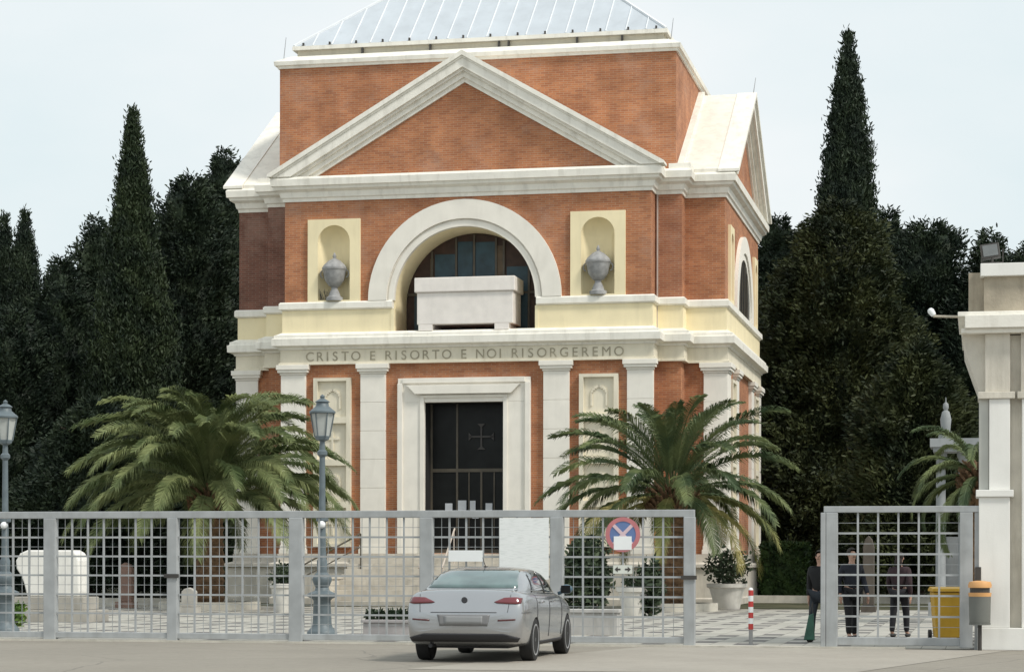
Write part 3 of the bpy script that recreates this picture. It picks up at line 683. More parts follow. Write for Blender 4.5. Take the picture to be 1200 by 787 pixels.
# ------------------------------------------------------------------ street lamps
def lamp(lbl, P, grp='iron lamp posts behind the gate'):
    l = thing('street_lamp', lbl, 'street lamp', P, 0, grp)
    obj('base', MB().lathe([(.30,0),(.30,.10),(.27,.14),(.21,.2),(.19,.26),(.17,.72),(.2,.76),(.29,.80),(.29,.86),(.15,.92),(.13,.98),(.17,1.06),(.2,1.14),(.17,1.22),(.10,1.28)], seg=12), LAMPM, l, smooth=True)
    obj('post', MB().lathe([(.10,1.28),(.105,1.5),(.085,1.54),(.075,1.7),(.055,3.55),(.10,3.6),(.10,3.66),(.06,3.7),(.05,3.86)], seg=12), LAMPM, l, smooth=True)
    lt = obj('lantern', MB().lathe([(.05,3.86),(.13,3.9),(.15,3.96),(.14,3.97)], seg=6), LAMPM, l)
    g = MB()
    for k in range(6):
        a = PI*k/3; g.tube((.15*math.cos(a),.15*math.sin(a),3.95),(.235*math.cos(a),.235*math.sin(a),4.42),.013,seg=5)
    g.lathe([(.245,4.41),(.26,4.42),(.26,4.45),(.20,4.5),(.13,4.56),(.12,4.62),(.15,4.64),(.10,4.68),(.04,4.71),(.05,4.75),(.01,4.79)], seg=12)
    obj('cap', g, LAMPM, lt, smooth=True)
    obj('glass', MB().lathe([(.135,3.955),(.222,4.41)], seg=6), LAMPG, lt)
    obj('spot_globe', MB().sphere((0,-.11,2.22), .075, 12, 8), mat('white_globe', (.85,.86,.86), .3, .02), l, smooth='all')
    obj('collar', MB().lathe([(.1,2.28),(.12,2.3),(.12,2.36),(.07,2.4)], seg=12), LAMPM, l)
    return l
lamp('tall blue grey iron lamp post in front of the left bay of the church', wp(377.5, 43.4))
lamp('blue grey iron lamp post at the left edge, in front of the cypresses', wp(6, 45.0))

# ------------------------------------------------------------------ CAR
def build_car():
    car = thing('parked_car', 'silver four-door sedan seen from behind, parked nose to the gate', 'car', (0,0,0))
    # stations: y from rear bumper (0) to nose, (y, half width, z top centre, z shoulder)
    st = [(0.0,.60,.74,.66,.44),(.03,.80,.80,.72,.36),(.10,.872,.98,.86,.30),(.16,.885,1.075,.93,.27),(.30,.898,1.095,.955,.25),(.60,.91,1.09,.965,.22),(1.0,.915,1.075,.965,.22),
          (1.7,.915,1.05,.955,.2),(2.5,.915,1.03,.94,.2),(3.1,.912,1.02,.92,.2),(3.5,.905,.99,.89,.21),(3.9,.895,.93,.83,.23),(4.25,.86,.86,.76,.25),(4.48,.78,.76,.68,.27),(4.62,.60,.64,.58,.32),(4.66,.45,.58,.54,.4)]
    def prof(w, zt, zs, zb):
        zm = zs-.20
        r = [(0,zt),(w*.45,zt-.004),(w*.78,zt-.02),(w*.90,(zt+zs)/2+.012),(w*.965,zs),(w*.99,zs-.07),(w,zm),(w*.992,zm-.16 if zm-.16 > zb+.06 else (zm+zb)/2),(w*.965,zb+.04),(w*.9,zb),(0,zb)]
        return r
    b = MB(); rows = []
    for y, w_, zt, zs, zb in st:
        r = prof(w_, zt, zs, zb); full = r + [(-x, z) for x, z in r[-2:0:-1]]
        rows.append([b.b.verts.new((x, y, z)) for x, z in full])
    n = len(rows[0])
    for A, B in zip(rows[:-1], rows[1:]):
        for i in range(n): b.b.faces.new((A[i], A[(i+1) % n], B[(i+1) % n], B[i]))
    b.b.faces.new(rows[0][::-1]); b.b.faces.new(rows[-1])
    bmesh.ops.recalc_face_normals(b.b, faces=b.b.faces)
    # smooth it
    def subd(mb, lv):
        me = bpy.data.meshes.new('s'); mb.b.to_mesh(me); mb.b.free(); o = bpy.data.objects.new('s', me); col.objects.link(o)
        md = o.modifiers.new('s', 'SUBSURF'); md.levels = lv
        dg = bpy.context.evaluated_depsgraph_get(); dg.update(); m2 = bpy.data.meshes.new_from_object(o.evaluated_get(dg)); r = MB(); r.b.from_mesh(m2)
        bpy.data.objects.remove(o); return r
    body = subd(b, 2)
    # greenhouse
    gs = [(.40,.64,1.04,.66,1.03),(.58,.70,1.13,.76,1.0),(.90,.665,1.29,.80,.98),(1.2,.64,1.395,.815,.97),(1.55,.64,1.425,.82,.95),(2.1,.64,1.43,.82,.94),(2.6,.635,1.40,.815,.93),(3.0,.61,1.31,.80,.92),(3.35,.58,1.16,.76,.90),(3.65,.60,.99,.70,.88)]
    b = MB(); rows = []
    for y, wr, zr, wb, zb in gs:
        r = [(0,zr),(wr*.5,zr-.006),(wr*.88,zr-.03),(wr*1.02,zr-.075 if zr-.075 > zb+.02 else zb+.03),(wb*.93+wr*.07 if zr-zb < .2 else (wb*.55+wr*.5),(zr+zb)/2),(wb*1.02,zb),(wb*.9,zb-.12),(0,zb-.12)]
        full = r + [(-x, z) for x, z in r[-2:0:-1]]; rows.append([b.b.verts.new((x, y, z)) for x, z in full])
    n = len(rows[0])
    for A, B in zip(rows[:-1], rows[1:]):
        for i in range(n): b.b.faces.new((A[i], A[(i+1) % n], B[(i+1) % n], B[i]))
    b.b.faces.new(rows[0][::-1]); b.b.faces.new(rows[-1]); bmesh.ops.recalc_face_normals(b.b, faces=b.b.faces)
    cabin = subd(b, 2)
    YR, YF = .98, 3.68; DISC = mat('disc_steel', (.34,.34,.345), .5, .1)
    def wc(y): return MB().prism([(y+.345*math.cos(2*PI*k/28), .32+.345*math.sin(2*PI*k/28)) for k in range(28)], 'x', .62, 1.2)
    def wc2(y): return MB().prism([(y+.345*math.cos(2*PI*k/28), .32+.345*math.sin(2*PI*k/28)) for k in range(28)], 'x', -1.2, -.62)
    bvh_body = BVHTree.FromBMesh(body.b); bvh_cab = BVHTree.FromBMesh(cabin.b)
    body = cut(body, [wc(YR), wc2(YR), wc(YF), wc2(YF)])
    obj('body', body, CARP, car, smooth=True); obj('cabin', cabin, CARP, car, smooth='all')
    def hit(o, d):
        best = None
        for t in (bvh_body, bvh_cab):
            h = t.ray_cast(Vector(o), Vector(d))
            if h[0] is not None and (best is None or h[3] < best[1]): best = (h[0], h[3])
        return best[0] if best else None
    def decal(name, poly, axis, m, parent, off=.006, step=.05, mirror=False, thick=.0):
        # poly in (x,z) for the rear / nose, (y,z) for the sides; wrapped onto the body
        outs = []
        for s in ((1, -1) if mirror else (1,)):
            b = bmesh.new(); vs = [b.verts.new((p[0], 0, p[1])) for p in poly]; b.faces.new(vs)
            us = [p[0] for p in poly]; zs = [p[1] for p in poly]
            u = min(us)+step
            while u < max(us): bmesh.ops.bisect_plane(b, geom=b.verts[:]+b.edges[:]+b.faces[:], plane_co=(u,0,0), plane_no=(1,0,0)); u += step
            z = min(zs)+step
            while z < max(zs): bmesh.ops.bisect_plane(b, geom=b.verts[:]+b.edges[:]+b.faces[:], plane_co=(0,0,z), plane_no=(0,0,1)); z += step
            for v in b.verts:
                u, z = v.co.x, v.co.z
                if axis == 'r': h = hit((s*u, -2, z), (0,1,0)); n_ = Vector((0,-1,.25))
                elif axis == 'f': h = hit((s*u, 7, z), (0,-1,0)); n_ = Vector((0,1,.25))
                else: h = hit((s*2, u, z), (-s,0,0)); n_ = Vector((s,0,.25))
                if h is None: h = Vector((s*u, .1, z)) if axis == 'r' else Vector((s*.8, u, z))
                v.co = h + n_*off
            outs.append(b)
        res = []
        for b in outs:
            m_ = MB(); m_.b.free(); m_.b = b; o = obj(name, m_, m, parent, smooth='all'); 
            md = o.modifiers.new('s', 'SOLIDIFY'); md.thickness = .008; md.offset = 0
            res.append(o)
        return res
    # rear glass / windscreen
    decal('rear_window', [(-.69,1.105),(.69,1.105),(.60,1.34),(.55,1.375),(-.55,1.375),(-.60,1.34)], 'r', CARG, car)
    decal('windscreen', [(-.66,1.03),(.66,1.03),(.52,1.345),(-.52,1.345)], 'f', CARG, car)
    decal('side_window', [(1.12,1.035),(2.02,1.01),(2.02,1.345),(1.55,1.35),(1.35,1.30)], 's', CARGS, car, mirror=True)
    decal('side_window', [(2.10,1.008),(3.12,.99),(2.62,1.30),(2.10,1.343)], 's', CARGS, car, mirror=True)
    # tail lamps
    decal('tail_lamp', [(.45,.90),(.50,.885),(.78,.872),(.85,.88),(.85,.955),(.78,.972),(.60,.965)], 'r', TAILR, car, .012, .04, mirror=True)
    decal('number_plate', [(-.29,.57),(.29,.57),(.29,.69),(-.29,.69)], 'r', PLATE, car, .012, .05)
    decal('lower_valance', [(-.80,.31),(.80,.31),(.84,.37),(.60,.43),(-.60,.43),(-.84,.37)], 'r', BLKP, car, .014, .05)
    decal('reflector', [(.52,.615),(.78,.63),(.78,.655),(.52,.64)], 'r', mat('reflector', (.10,.03,.03), .3), car, .012, .05, mirror=True)
    decal('boot_seam', [(-.5,.745),(.5,.745),(.5,.752),(-.5,.752)], 'r', BLKP, car, .006, .05)
    for s in (-1, 1):
        decal('boot_seam', [(s*.66,.75),(s*.666,.75),(s*.70,1.08),(s*.694,1.08)], 'r', BLKP, car, .003, .05)
    decal('plate_recess', [(-.36,.545),(.36,.545),(.40,.715),(-.40,.715)], 'r', mat('recess_grey', (.20,.20,.205), .5), car, .006, .05)
    decal('fuel_flap', [(.80,.80),(.95,.80),(.95,.806),(.80,.806)], 's', BLKP, car, .003, .05)
    decal('bumper_seam', [(.10,.74),(.62,.735),(.62,.742),(.10,.747)], 's', BLKP, car, .003, .05, mirror=True)
    for y in (1.08, 2.06, 3.12): decal('door_seam', [(y,.34),(y+.007,.34),(y+.007,1.0),(y,1.0)], 's', BLKP, car, .002, .06, mirror=True)
    for y in (1.3, 2.25): decal('door_handle', [(y,.865),(y+.2,.86),(y+.2,.89),(y,.895)], 's', CARP, car, .03, .05, mirror=True)
    decal('sill', [(1.35,.235),(3.32,.235),(3.32,.285),(1.35,.285)], 's', BLKP, car, .008, .1, mirror=True)
    g = MB().lathe([(.032,-.006),(.036,0),(.032,.006)], seg=16); g.xf(Matrix.Translation((0,.085,.95)) @ Matrix.Rotation(R(90), 4, 'X')); 
    h = hit((0,-2,.93), (0,1,0)); obj('badge', MB().xf(Matrix.Identity(4)) if False else MB().lathe([(.045,-.008),(.045,.008)], (0,0,0), 18).xf(Matrix.Translation((h.x, h.y-.01, .93)) @ Matrix.Rotation(R(80), 4, 'X')), BLKP, car); g.b.free()
    # mirrors
    for s in (-1, 1):
        g = MB().sphere((s*1.0, 3.02, 1.06), .1, 14, 8, 1.05, .7, .78).tube((s*.86,3.05,.99),(s*.96,3.04,1.03),.03)
        mi = obj('wing_mirror', g, mat('mirror_shell', (.045,.10,.14), .3, .05, coat=.6), car, smooth='all')
        obj('mirror_glass', MB().box(s*1.0-.075, s*1.0+.075, 2.945, 2.955, 1.0, 1.12), GLASSD, mi)
    obj('antenna', MB().tube((0,1.55,1.41),(0,1.32,1.56),.008,.004,6).box(-.02,.02,1.5,1.6,1.405,1.43), BLKP, car)
    obj('exhaust', MB().tube((-.52,.08,.25),(-.52,.4,.25),.03), BLKP, car)
    obj('underbody', MB().box(-.55,.55,.6,4.3,.20,.32), BLKP, car)
    # wheels
    for y in (YR, YF):
        for s in (-1, 1):
            wh = bpy.data.objects.new('wheel', None); col.objects.link(wh); wh.parent = car; wh.location = (s*.80, y, .322)
            g = MB().lathe([(.235,-.10),(.28,-.108),(.316,-.095),(.322,-.06),(.322,.06),(.316,.095),(.28,.108),(.235,.10)], seg=36); g.xf(Matrix.Rotation(R(90), 4, 'Y')); obj('tyre', g, TYRE, wh, smooth=True)
            g = MB().lathe([(.234,-.08),(.238,.104),(.215,.104),(.205,.06),(.2,-.08)], seg=32)
            for k in range(5):
                for d_ in (-.1, .1):
                    a = 2*PI*k/5; q = MB().add([(.03*math.cos(a+d_*3),.03*math.sin(a+d_*3),.07)], []) if False else None
                    g.tube((.03*math.cos(a), .03*math.sin(a), .075), (.205*math.cos(a+d_), .205*math.sin(a+d_), .082), .022, .016, 6)
            g.lathe([(.055,.03),(.055,.09),(.03,.1)], seg=14)
            g.xf(Matrix.Rotation(R(90)*s, 4, 'Y')); obj('rim', g, CHROME, wh, smooth=True)
            g = MB().lathe([(.2,-.075),(.2,.0)], seg=24); g.xf(Matrix.Rotation(R(90)*s, 4, 'Y')); obj('brake_disc', g, DISC, wh)
    return car
car = build_car()
car.rotation_euler = (0,0,-R(11.7)); car.location = Vector((-.52, 33.42, 0)) - Vector((math.sin(R(11.7)), math.cos(R(11.7)), 0))*.98

# ------------------------------------------------------------------ vegetation
def leaf_quad(b, p, d, up, l, w_):
    s = d.cross(up)
    if s.length < .01: s = d.orthogonal()
    s.normalize(); q = p+d*l
    v = [b.verts.new(p-s*w_*.35), b.verts.new(p+s*w_*.35), b.verts.new(p+d*l*.6+s*w_*.5), b.verts.new(q), b.verts.new(p+d*l*.55-s*w_*.5)]
    b.faces.new(v)
def rad_at(prof, z):
    for (z0, r0), (z1, r1) in zip(prof[:-1], prof[1:]):
        if z0 <= z <= z1: return r0+(r1-r0)*(z-z0)/(z1-z0+1e-9)
    return 0
def crown(prof, n, seed, lump=.35, ls=.35, lw=.14, up=.7, clump=9, freq=.5, core=True, edge=.0):
    rd = random.Random(seed); b = MB(); z0, z1 = prof[0][0], prof[-1][0]
    # weight heights by radius
    tot = []; acc = 0
    for i in range(60):
        z = z0+(z1-z0)*(i+.5)/60; acc += rad_at(prof, z)+.15; tot.append(acc)
    off = Vector((seed*3.1, seed*1.7, 0))
    def surf(z, a):
        r = rad_at(prof, z); k = noise.noise(Vector((math.cos(a)*1.6, math.sin(a)*1.6, z*freq))+off)
        k2 = noise.noise(Vector((math.cos(a)*4, math.sin(a)*4, z*freq*3))+off)
        return max(.03, r*(1+lump*k*1.3+lump*.6*k2))
    if core:                                     # dense dark inner foliage
        seg, rn = 14, 26; vs = []; fs = []
        for i in range(rn+1):
            z = z0+(z1-z0)*i/rn
            for j in range(seg):
                a = 2*PI*j/seg; r = surf(z, a)*.80 if i < rn else .01; vs.append((r*math.cos(a), r*math.sin(a), z-(.3 if i == rn else 0)))
        for i in range(rn):
            for j in range(seg): fs.append((i*seg+j, i*seg+(j+1) % seg, (i+1)*seg+(j+1) % seg, (i+1)*seg+j))
        b.add(vs, fs)
    for c in range(n):
        x = rd.random()*acc; i = next((k for k, t in enumerate(tot) if t >= x), 59)
        z = z0+(z1-z0)*(i+rd.random())/60; a = rd.random()*2*PI; r = surf(z, a)*(rd.uniform(.68, 1.02) if rd.random() < .8 else rd.uniform(1.0, 1.12+edge))
        P = Vector((r*math.cos(a), r*math.sin(a), z)); outv = Vector((math.cos(a), math.sin(a), 0))
        cd = (outv*(1-up)+Vector((0,0,up))+Vector((rd.uniform(-.3,.3),)*3)).normalized()
        for k in range(clump):
            d = (cd+Vector((rd.gauss(0,.45), rd.gauss(0,.45), rd.gauss(0,.35)))).normalized()
            leaf_quad(b.b, P+Vector((rd.gauss(0,.12), rd.gauss(0,.12), rd.gauss(0,.16)))*.95, d, Vector((rd.uniform(-1,1), rd.uniform(-1,1), rd.uniform(-.4,.4))), ls*rd.uniform(.6,1.25), lw*rd.uniform(.7,1.3))
    return b
def trunk(h, r0, r1, seed=0, limbs=0, spread=1.0):
    rd = random.Random(seed); g = MB(); k = 6; P = Vector((0,0,-.1))
    for i in range(k):
        Q = Vector((rd.uniform(-.06,.06)*i*.3, rd.uniform(-.06,.06)*i*.3, h*(i+1)/k)); a = r0+(r1-r0)*i/k; c_ = r0+(r1-r0)*(i+1)/k; g.tube(P, Q, a, c_, 8); P = Q
    for i in range(limbs):
        z = h*rd.uniform(.25,.95); a = rd.random()*2*PI; g.tube((0,0,z), (spread*math.cos(a), spread*math.sin(a), z+spread*.35), r0*.22, .03, 5)
    return g
def tree(name, lbl, px, D, prof, n, m, seed, grp='cypresses and conifers round the church', **k):
    t = thing(name, lbl, 'tree', wp(px, D), 0, grp)
    zt = prof[-1][0]; rmax = max(r for z, r in prof)
    obj('trunk', trunk(zt*.85, .28, .05, seed, 0 if name == 'cypress_tree' else 10, rmax*.5), BARK, t)
    obj('crown', crown(prof, n, seed, **k), m, t, normals=False)
    return t
S = lambda y, D: 1.5+(657-y)*D/2575
def pr(D, *yr): return [(max(.4, S(y+9*(1-(y-30)/700), D)), r*D/2575*.93) for y, r in yr]
tree('cypress_tree', 'tall pointed cypress left of the church, tallest on that side', 155, 98, pr(98, (685,52),(600,58),(500,56),(400,50),(340,38),(260,25),(205,16),(160,7),(126,1)), 10640, CYP, 11, lump=.22, ls=.21, lw=.062, up=.88, clump=11)
tree('cypress_tree', 'tall slender cypress right of the church, tip highest in the view', 993, 104, pr(104, (690,60),(500,58),(350,50),(260,34),(200,29),(150,22),(100,14),(60,8),(30,1)), 10640, CYP2, 12, lump=.22, ls=.21, lw=.062, up=.88, clump=11)
tree('cypress_tree', 'thin cypress spire at the left edge, first of the pair', 5, 120, pr(120, (690,25),(500,22),(350,15),(290,9),(248,1)), 4322, CYP2, 13, lump=.2, ls=.21, lw=.062, up=.88, clump=11)
tree('cypress_tree', 'thin twin-tipped cypress spire near the left edge, right of the outermost spire', 28, 118, pr(118, (690,28),(500,25),(350,18),(290,11),(245,1)), 4987, CYP2, 14, lump=.25, ls=.21, lw=.062, up=.88, clump=11)
tree('conifer_tree', 'low ragged dark conifer between the twin spires and the tall left cypress', 72, 112, pr(112, (690,40),(500,44),(400,36),(340,26),(300,8)), 4200, CYP2, 15, lump=.6, ls=.23, lw=.072, clump=11, up=.4, edge=.25, freq=.35)
tree('conifer_tree', 'ragged dark conifer close behind the left side of the tall left cypress', 112, 116, pr(116, (690,40),(500,40),(380,30),(300,20),(250,5)), 3640, CYP2, 16, lump=.6, ls=.23, lw=.072, clump=11, up=.4, edge=.25, freq=.35)
tree('conifer_tree', 'broad dark conifer touching the left transept of the church', 222, 104, pr(104, (690,50),(500,52),(380,50),(300,42),(240,34),(205,12)), 6720, CYP2, 17, lump=.45, ls=.23, lw=.072, clump=11, up=.4, edge=.2, freq=.4)
tree('conifer_tree', 'dark conifer crown rising behind the left roof corner of the church', 262, 112, pr(112, (690,50),(400,48),(300,36),(220,26),(172,8)), 4760, CYP2, 18, lump=.5, ls=.23, lw=.072, clump=11, up=.4, edge=.25, freq=.4)
tree('conifer_tree', 'dark conifer filling the gap beside the left edge lamp', 15, 108, pr(108, (690,45),(500,45),(400,34),(360,10)), 4200, CYP2, 19, lump=.5, ls=.23, lw=.072, clump=11, up=.4, freq=.4)
tree('conifer_tree', 'wide spreading conifer with olive sprays in front of the tall right cypress', 985, 92, pr(92, (690,100),(600,108),(500,112),(400,98),(320,70),(260,42),(232,10)), 12880, CYP3, 20, lump=.40, ls=.23, lw=.072, clump=11, up=.25, edge=.15, freq=.45)
tree('conifer_tree', 'dark conifer just behind the right corner of the church', 912, 106, pr(106, (690,48),(500,46),(380,38),(300,30),(250,8)), 4480, CYP2, 21, lump=.5, ls=.23, lw=.072, clump=11, up=.35, edge=.25, freq=.5)
tree('pine_tree', 'round-topped pine with open crown left of the gatehouse', 1088, 110, pr(110, (690,45),(500,55),(400,52),(330,44),(280,36),(256,14)), 5600, CYP2, 22, lump=.5, ls=.23, lw=.072, clump=11, up=.45, edge=.25, freq=.5)
tree('conifer_tree', 'dark conifer rising directly behind the gatehouse roof', 1160, 108, pr(108, (690,60),(400,58),(330,40),(268,8)), 4760, CYP2, 23, lump=.5, ls=.23, lw=.072, clump=11, up=.4, edge=.2, freq=.5)
tree('conifer_tree', 'dark conifer at the right edge above the gatehouse', 1202, 112, pr(112, (690,60),(400,50),(320,34),(282,10)), 3920, CYP2, 24, lump=.5, ls=.23, lw=.072, clump=11, up=.4, edge=.2, freq=.5)
tree('conifer_tree', 'small ragged conifer top between the wide conifer and the round-topped pine', 1038, 114, pr(114, (690,45),(400,42),(300,28),(242,6)), 3920, CYP2, 25, lump=.5, ls=.23, lw=.072, clump=11, up=.4, edge=.25, freq=.5)
tree('conifer_tree', 'low dense conifer seen through the side gate', 1075, 80, pr(80, (685,60),(600,75),(500,60),(430,30),(400,8)), 6160, CYP3, 26, lump=.4, ls=.23, lw=.072, clump=11, up=.3, freq=.5)
tree('conifer_tree', 'low dense conifer behind the left part of the gate', 110, 92, pr(92, (688,95),(620,105),(560,80),(500,50),(470,10)), 6720, CYP2, 27, lump=.4, ls=.23, lw=.072, clump=11, up=.3, freq=.5)

def palm(lbl, P, hh, L0, n, m, seed, trunk_r, elmin, elmax, droop, yfrac=.0, boss=.6, grp='date palms on the plaza', dk=.35, lwid=.015, ex=1.35, fe=.85):
    t = thing('palm_tree', lbl, 'palm tree', P, 0, grp); rd = random.Random(seed)
    g = MB()                                     # trunk with diamond leaf scars
    prof = []; k = 26
    for i in range(k+1): z = hh*i/k-.05; prof.append((trunk_r*(1.05-.1*i/k)+(.035 if i % 2 else -.02), z))
    g.lathe(prof, seg=18); obj('trunk', g, PALMB, t)
    g = MB(); 
    for i in range(130):
        a = i*2.39996; z = hh-.75+.95*(i/130); r = trunk_r*1.0+boss*.35*math.sin(PI*min(1,(i/130)*.9+.1)); d = Vector((math.cos(a), math.sin(a), .9)).normalized()
        P0 = Vector((r*.75*math.cos(a), r*.75*math.sin(a), z)); g.tube(P0, P0+d*.34, .075, .03, 4)
    obj('leaf_bases', g, PALMB, t)
    def fr(sel, name, mm):
        b = MB()
        for i in sel:
            f = i/(n-1); el = R(elmax)+(R(elmin)-R(elmax))*f**fe + R(rd.uniform(-6,6)); az = i*2.39996+rd.uniform(-.2,.2); ln = L0*rd.uniform(.85,1.08)*(1 if f > .15 else .8)
            hd = Vector((math.cos(az), math.sin(az), 0)); side = Vector((-math.sin(az), math.cos(az), 0)); P = Vector((0,0,hh-.1+.35*(1-f)))+hd*.2; seg = 30; dl = ln/seg
            tw = rd.uniform(-.35,.35)
            prev = P
            for s in range(seg):
                u = s/seg; e = el - droop*(u**ex)*(1.0+dk*f)
                d = hd*math.cos(e)+Vector((0,0,1))*math.sin(e); q = prev+d*dl; rr_ = .03*(1-u)+.006
                b.tube(prev, q, rr_, rr_*.9, 4)
                nrm = (-hd*math.sin(e)+Vector((0,0,1))*math.cos(e)); sd_ = (side*math.cos(tw)+nrm*math.sin(tw)); nn = (nrm*math.cos(tw)-side*math.sin(tw))
                if u > .10:
                    ll = .56*math.sin(PI*min(1, (u-.05)*1.02))**.55*(L0/4)
                    if ll > .05:
                        for sg in (-1, 1):
                            for h_ in (0, .2, .4, .6, .8):
                                pp = prev+d*dl*h_; ld = (sd_*sg*.60+d*.68+nn*rd.uniform(.05,.42)).normalized()
                                if f > .5: ld = (ld-Vector((0,0,.25))).normalized()
                                m1_ = pp+ld*ll*.6; m2_ = pp+ld*ll*rd.uniform(.8,1.12)-Vector((0,0,ll*rd.uniform(.2,.42))); wv = d*lwid
                                v = [b.b.verts.new(x) for x in (pp-wv*.6, pp+wv*.6, m1_+wv, m2_, m1_-wv)]; b.b.faces.new(v)
                prev = q
        obj(name, b, mm, t, normals=False)
    ny = int(n*(1-yfrac)); idx = list(range(n))
    fr(idx[:ny], 'crown', m)
    if yfrac: fr(idx[ny:], 'yellow_fronds', PALMY)
    return t
palm('large full date palm with arching green crown, left of the church steps', wp(246, 68), 3.5, 4.75, 96, PALML, 5, .42, 6, 90, R(96), .0, dk=-.1, ex=1.6, fe=.95)
palm('date palm with stiff dark fronds and yellowing lower leaves, right of the church door', wp(787, 67), 3.55, 4.1, 54, PALMD, 9, .50, -14, 85, R(62), .16, 1.1, ex=1.6, fe=.95)
palm('date palm mostly hidden behind the gatehouse corner', wp(1150, 54), 3.6, 2.2, 26, PALMD, 3, .3, -15, 80, R(85))

def bushy(name, lbl, cat, P, rx, ry, h, n, m, seed, box=False, ls=.14, lw=.07, z0=0., parts=True, grp=None, stem=.3):
    t = thing(name, lbl, cat, P, 0, grp); rd = random.Random(seed); b = MB(); off = Vector((seed, seed*2, 0))
    for i in range(n):
        if box:
            p = Vector((rd.uniform(-1,1)*rx, rd.uniform(-1,1)*ry, rd.random()*h)); f_ = rd.randrange(3)
            if f_ == 0: p.x = rx*(1 if rd.random() < .5 else -1)*rd.uniform(.9,1.04)
            elif f_ == 1: p.y = ry*(1 if rd.random() < .5 else -1)*rd.uniform(.9,1.04)
            else: p.z = h*rd.uniform(.93,1.03)
        else:
            d = Vector((rd.gauss(0,1), rd.gauss(0,1), rd.gauss(0,1))).normalized(); k = rd.random()**.35*(1+.5*noise.noise(d*2.2+off)); p = Vector((d.x*rx*k, d.y*ry*k, h/2+d.z*h/2*k))
        dd = Vector((rd.gauss(0,1), rd.gauss(0,1), rd.gauss(.4,1))).normalized(); leaf_quad(b.b, p+Vector((0,0,z0)), dd, Vector((rd.gauss(0,1), rd.gauss(0,1), .3)), ls*rd.uniform(.7,1.3), lw*rd.uniform(.7,1.3))
    if box: b.box(-rx*.88, rx*.88, -ry*.88, ry*.88, .02, h*.9)
    obj('foliage', b, m, t, normals=False)
    g = MB()
    for i in range(5):
        a = i*1.3; g.tube((0,0,z0-.05),(rx*.5*math.cos(a),ry*.5*math.sin(a),z0+h*.6),.02,.008,5)
    obj('stem', g, BARK, t); return t
h = bushy('hedge', 'clipped green box hedge beside the right corner of the church', 'hedge', wp(920, 84), .86, .8, 2.15, 5200, HEDGE, 31, True); h.rotation_euler = (0,0,-TH)
bushy('shrub', 'tall dark shrub behind the gate left of the round sign', 'shrub', wp(687, 64), .7, .6, 2.2, 2600, SHRUB, 32, ls=.2, lw=.09)
bushy('shrub', 'dark shrub behind the gate right of the round sign', 'shrub', wp(762, 60), .38, .4, 1.5, 900, SHRUB, 38, ls=.18, lw=.08)
bushy('shrub', 'small bright green shrub beside the left lamp post', 'shrub', wp(22, 50), .16, .16, .55, 420, LIME, 33, ls=.1, lw=.05)
def planter(lbl, px, D, r, h, seed, sh, n=900, grp='round stone planters on the plaza'):
    t = thing('planter_pot', lbl, 'planter', wp(px, D), 0, grp)
    obj('pot', MB().lathe([(r*.62,0),(r*.66,.05),(r*.74,h*.4),(r*.9,h*.82),(r*1.02,h*.86),(r*1.04,h),(r*.88,h),(r*.86,h*.9),(.01,h*.88)], seg=24), POT, t, smooth=True)
    if sh:
        obj('soil', MB().lathe([(.01,h*.885),(r*.86,h*.9)], seg=20), SOIL, t)
        bushy('potted_shrub', sh, 'shrub', wp(px, D, 0), sh_r[seed], sh_r[seed], sh_h[seed], n, SHRUB, seed, ls=.13, lw=.065, z0=h*.9)
sh_r = {41: .70, 42: .38, 43: .3}; sh_h = {41: 1.15, 42: .62, 43: .4}
planter('round stone planter right of the gate opening, holding a dark rounded shrub', 852, 69, .62, .82, 41, 'dark rounded shrub growing in the stone planter by the right corner of the church')
planter('white stone planter holding a small shrub at the foot of the left church pier', 331, 64, .36, .85, 42, 'small shrub growing in the white planter by the left church pier', 500)
planter('plain pale tapered planter standing below the round sign', 742, 60, .45, .8, 43, 'low sparse plant in the pale planter below the round sign', 200)
t = thing('planter_trough', 'low rectangular grey planter trough holding a row of green plants left of the car', 'planter', wp(458, 44.2), -TH)
obj('trough', MB().box(-.52,.52,-.2,.2,0,.27).box(-.56,.56,-.24,.24,.27,.33), mat('trough_stone', (.40,.38,.38), .9, .1, 4, dirt=.3), t, bevel=.01)
t = thing('planter_trough', 'low rectangular grey planter trough behind the gate at the car front wheel', 'planter', wp(697, 45.0), -TH)
obj('trough', MB().box(-.50,.50,-.2,.2,0,.46).box(-.54,.54,-.24,.24,.46,.53), mat('pale_trough_stone', (.46,.45,.43), .9, .1, 4, dirt=.5), t, bevel=.01)
rd = random.Random(5); pl = 0
for i in range(5):
    o = bushy('bedding_plant', ['leafy green plant at the left end of the trough','green plant second from the left in the trough','leafy plant in the middle of the trough','green plant second from the right in the trough','leafy green plant at the right end of the trough'][i], 'plant',
              wp(458, 44.2)+AX*(-.42+.21*i), .1, .12, .22, 130, SHRUB, 50+i, ls=.09, lw=.045, z0=.31, grp='plants in the trough')
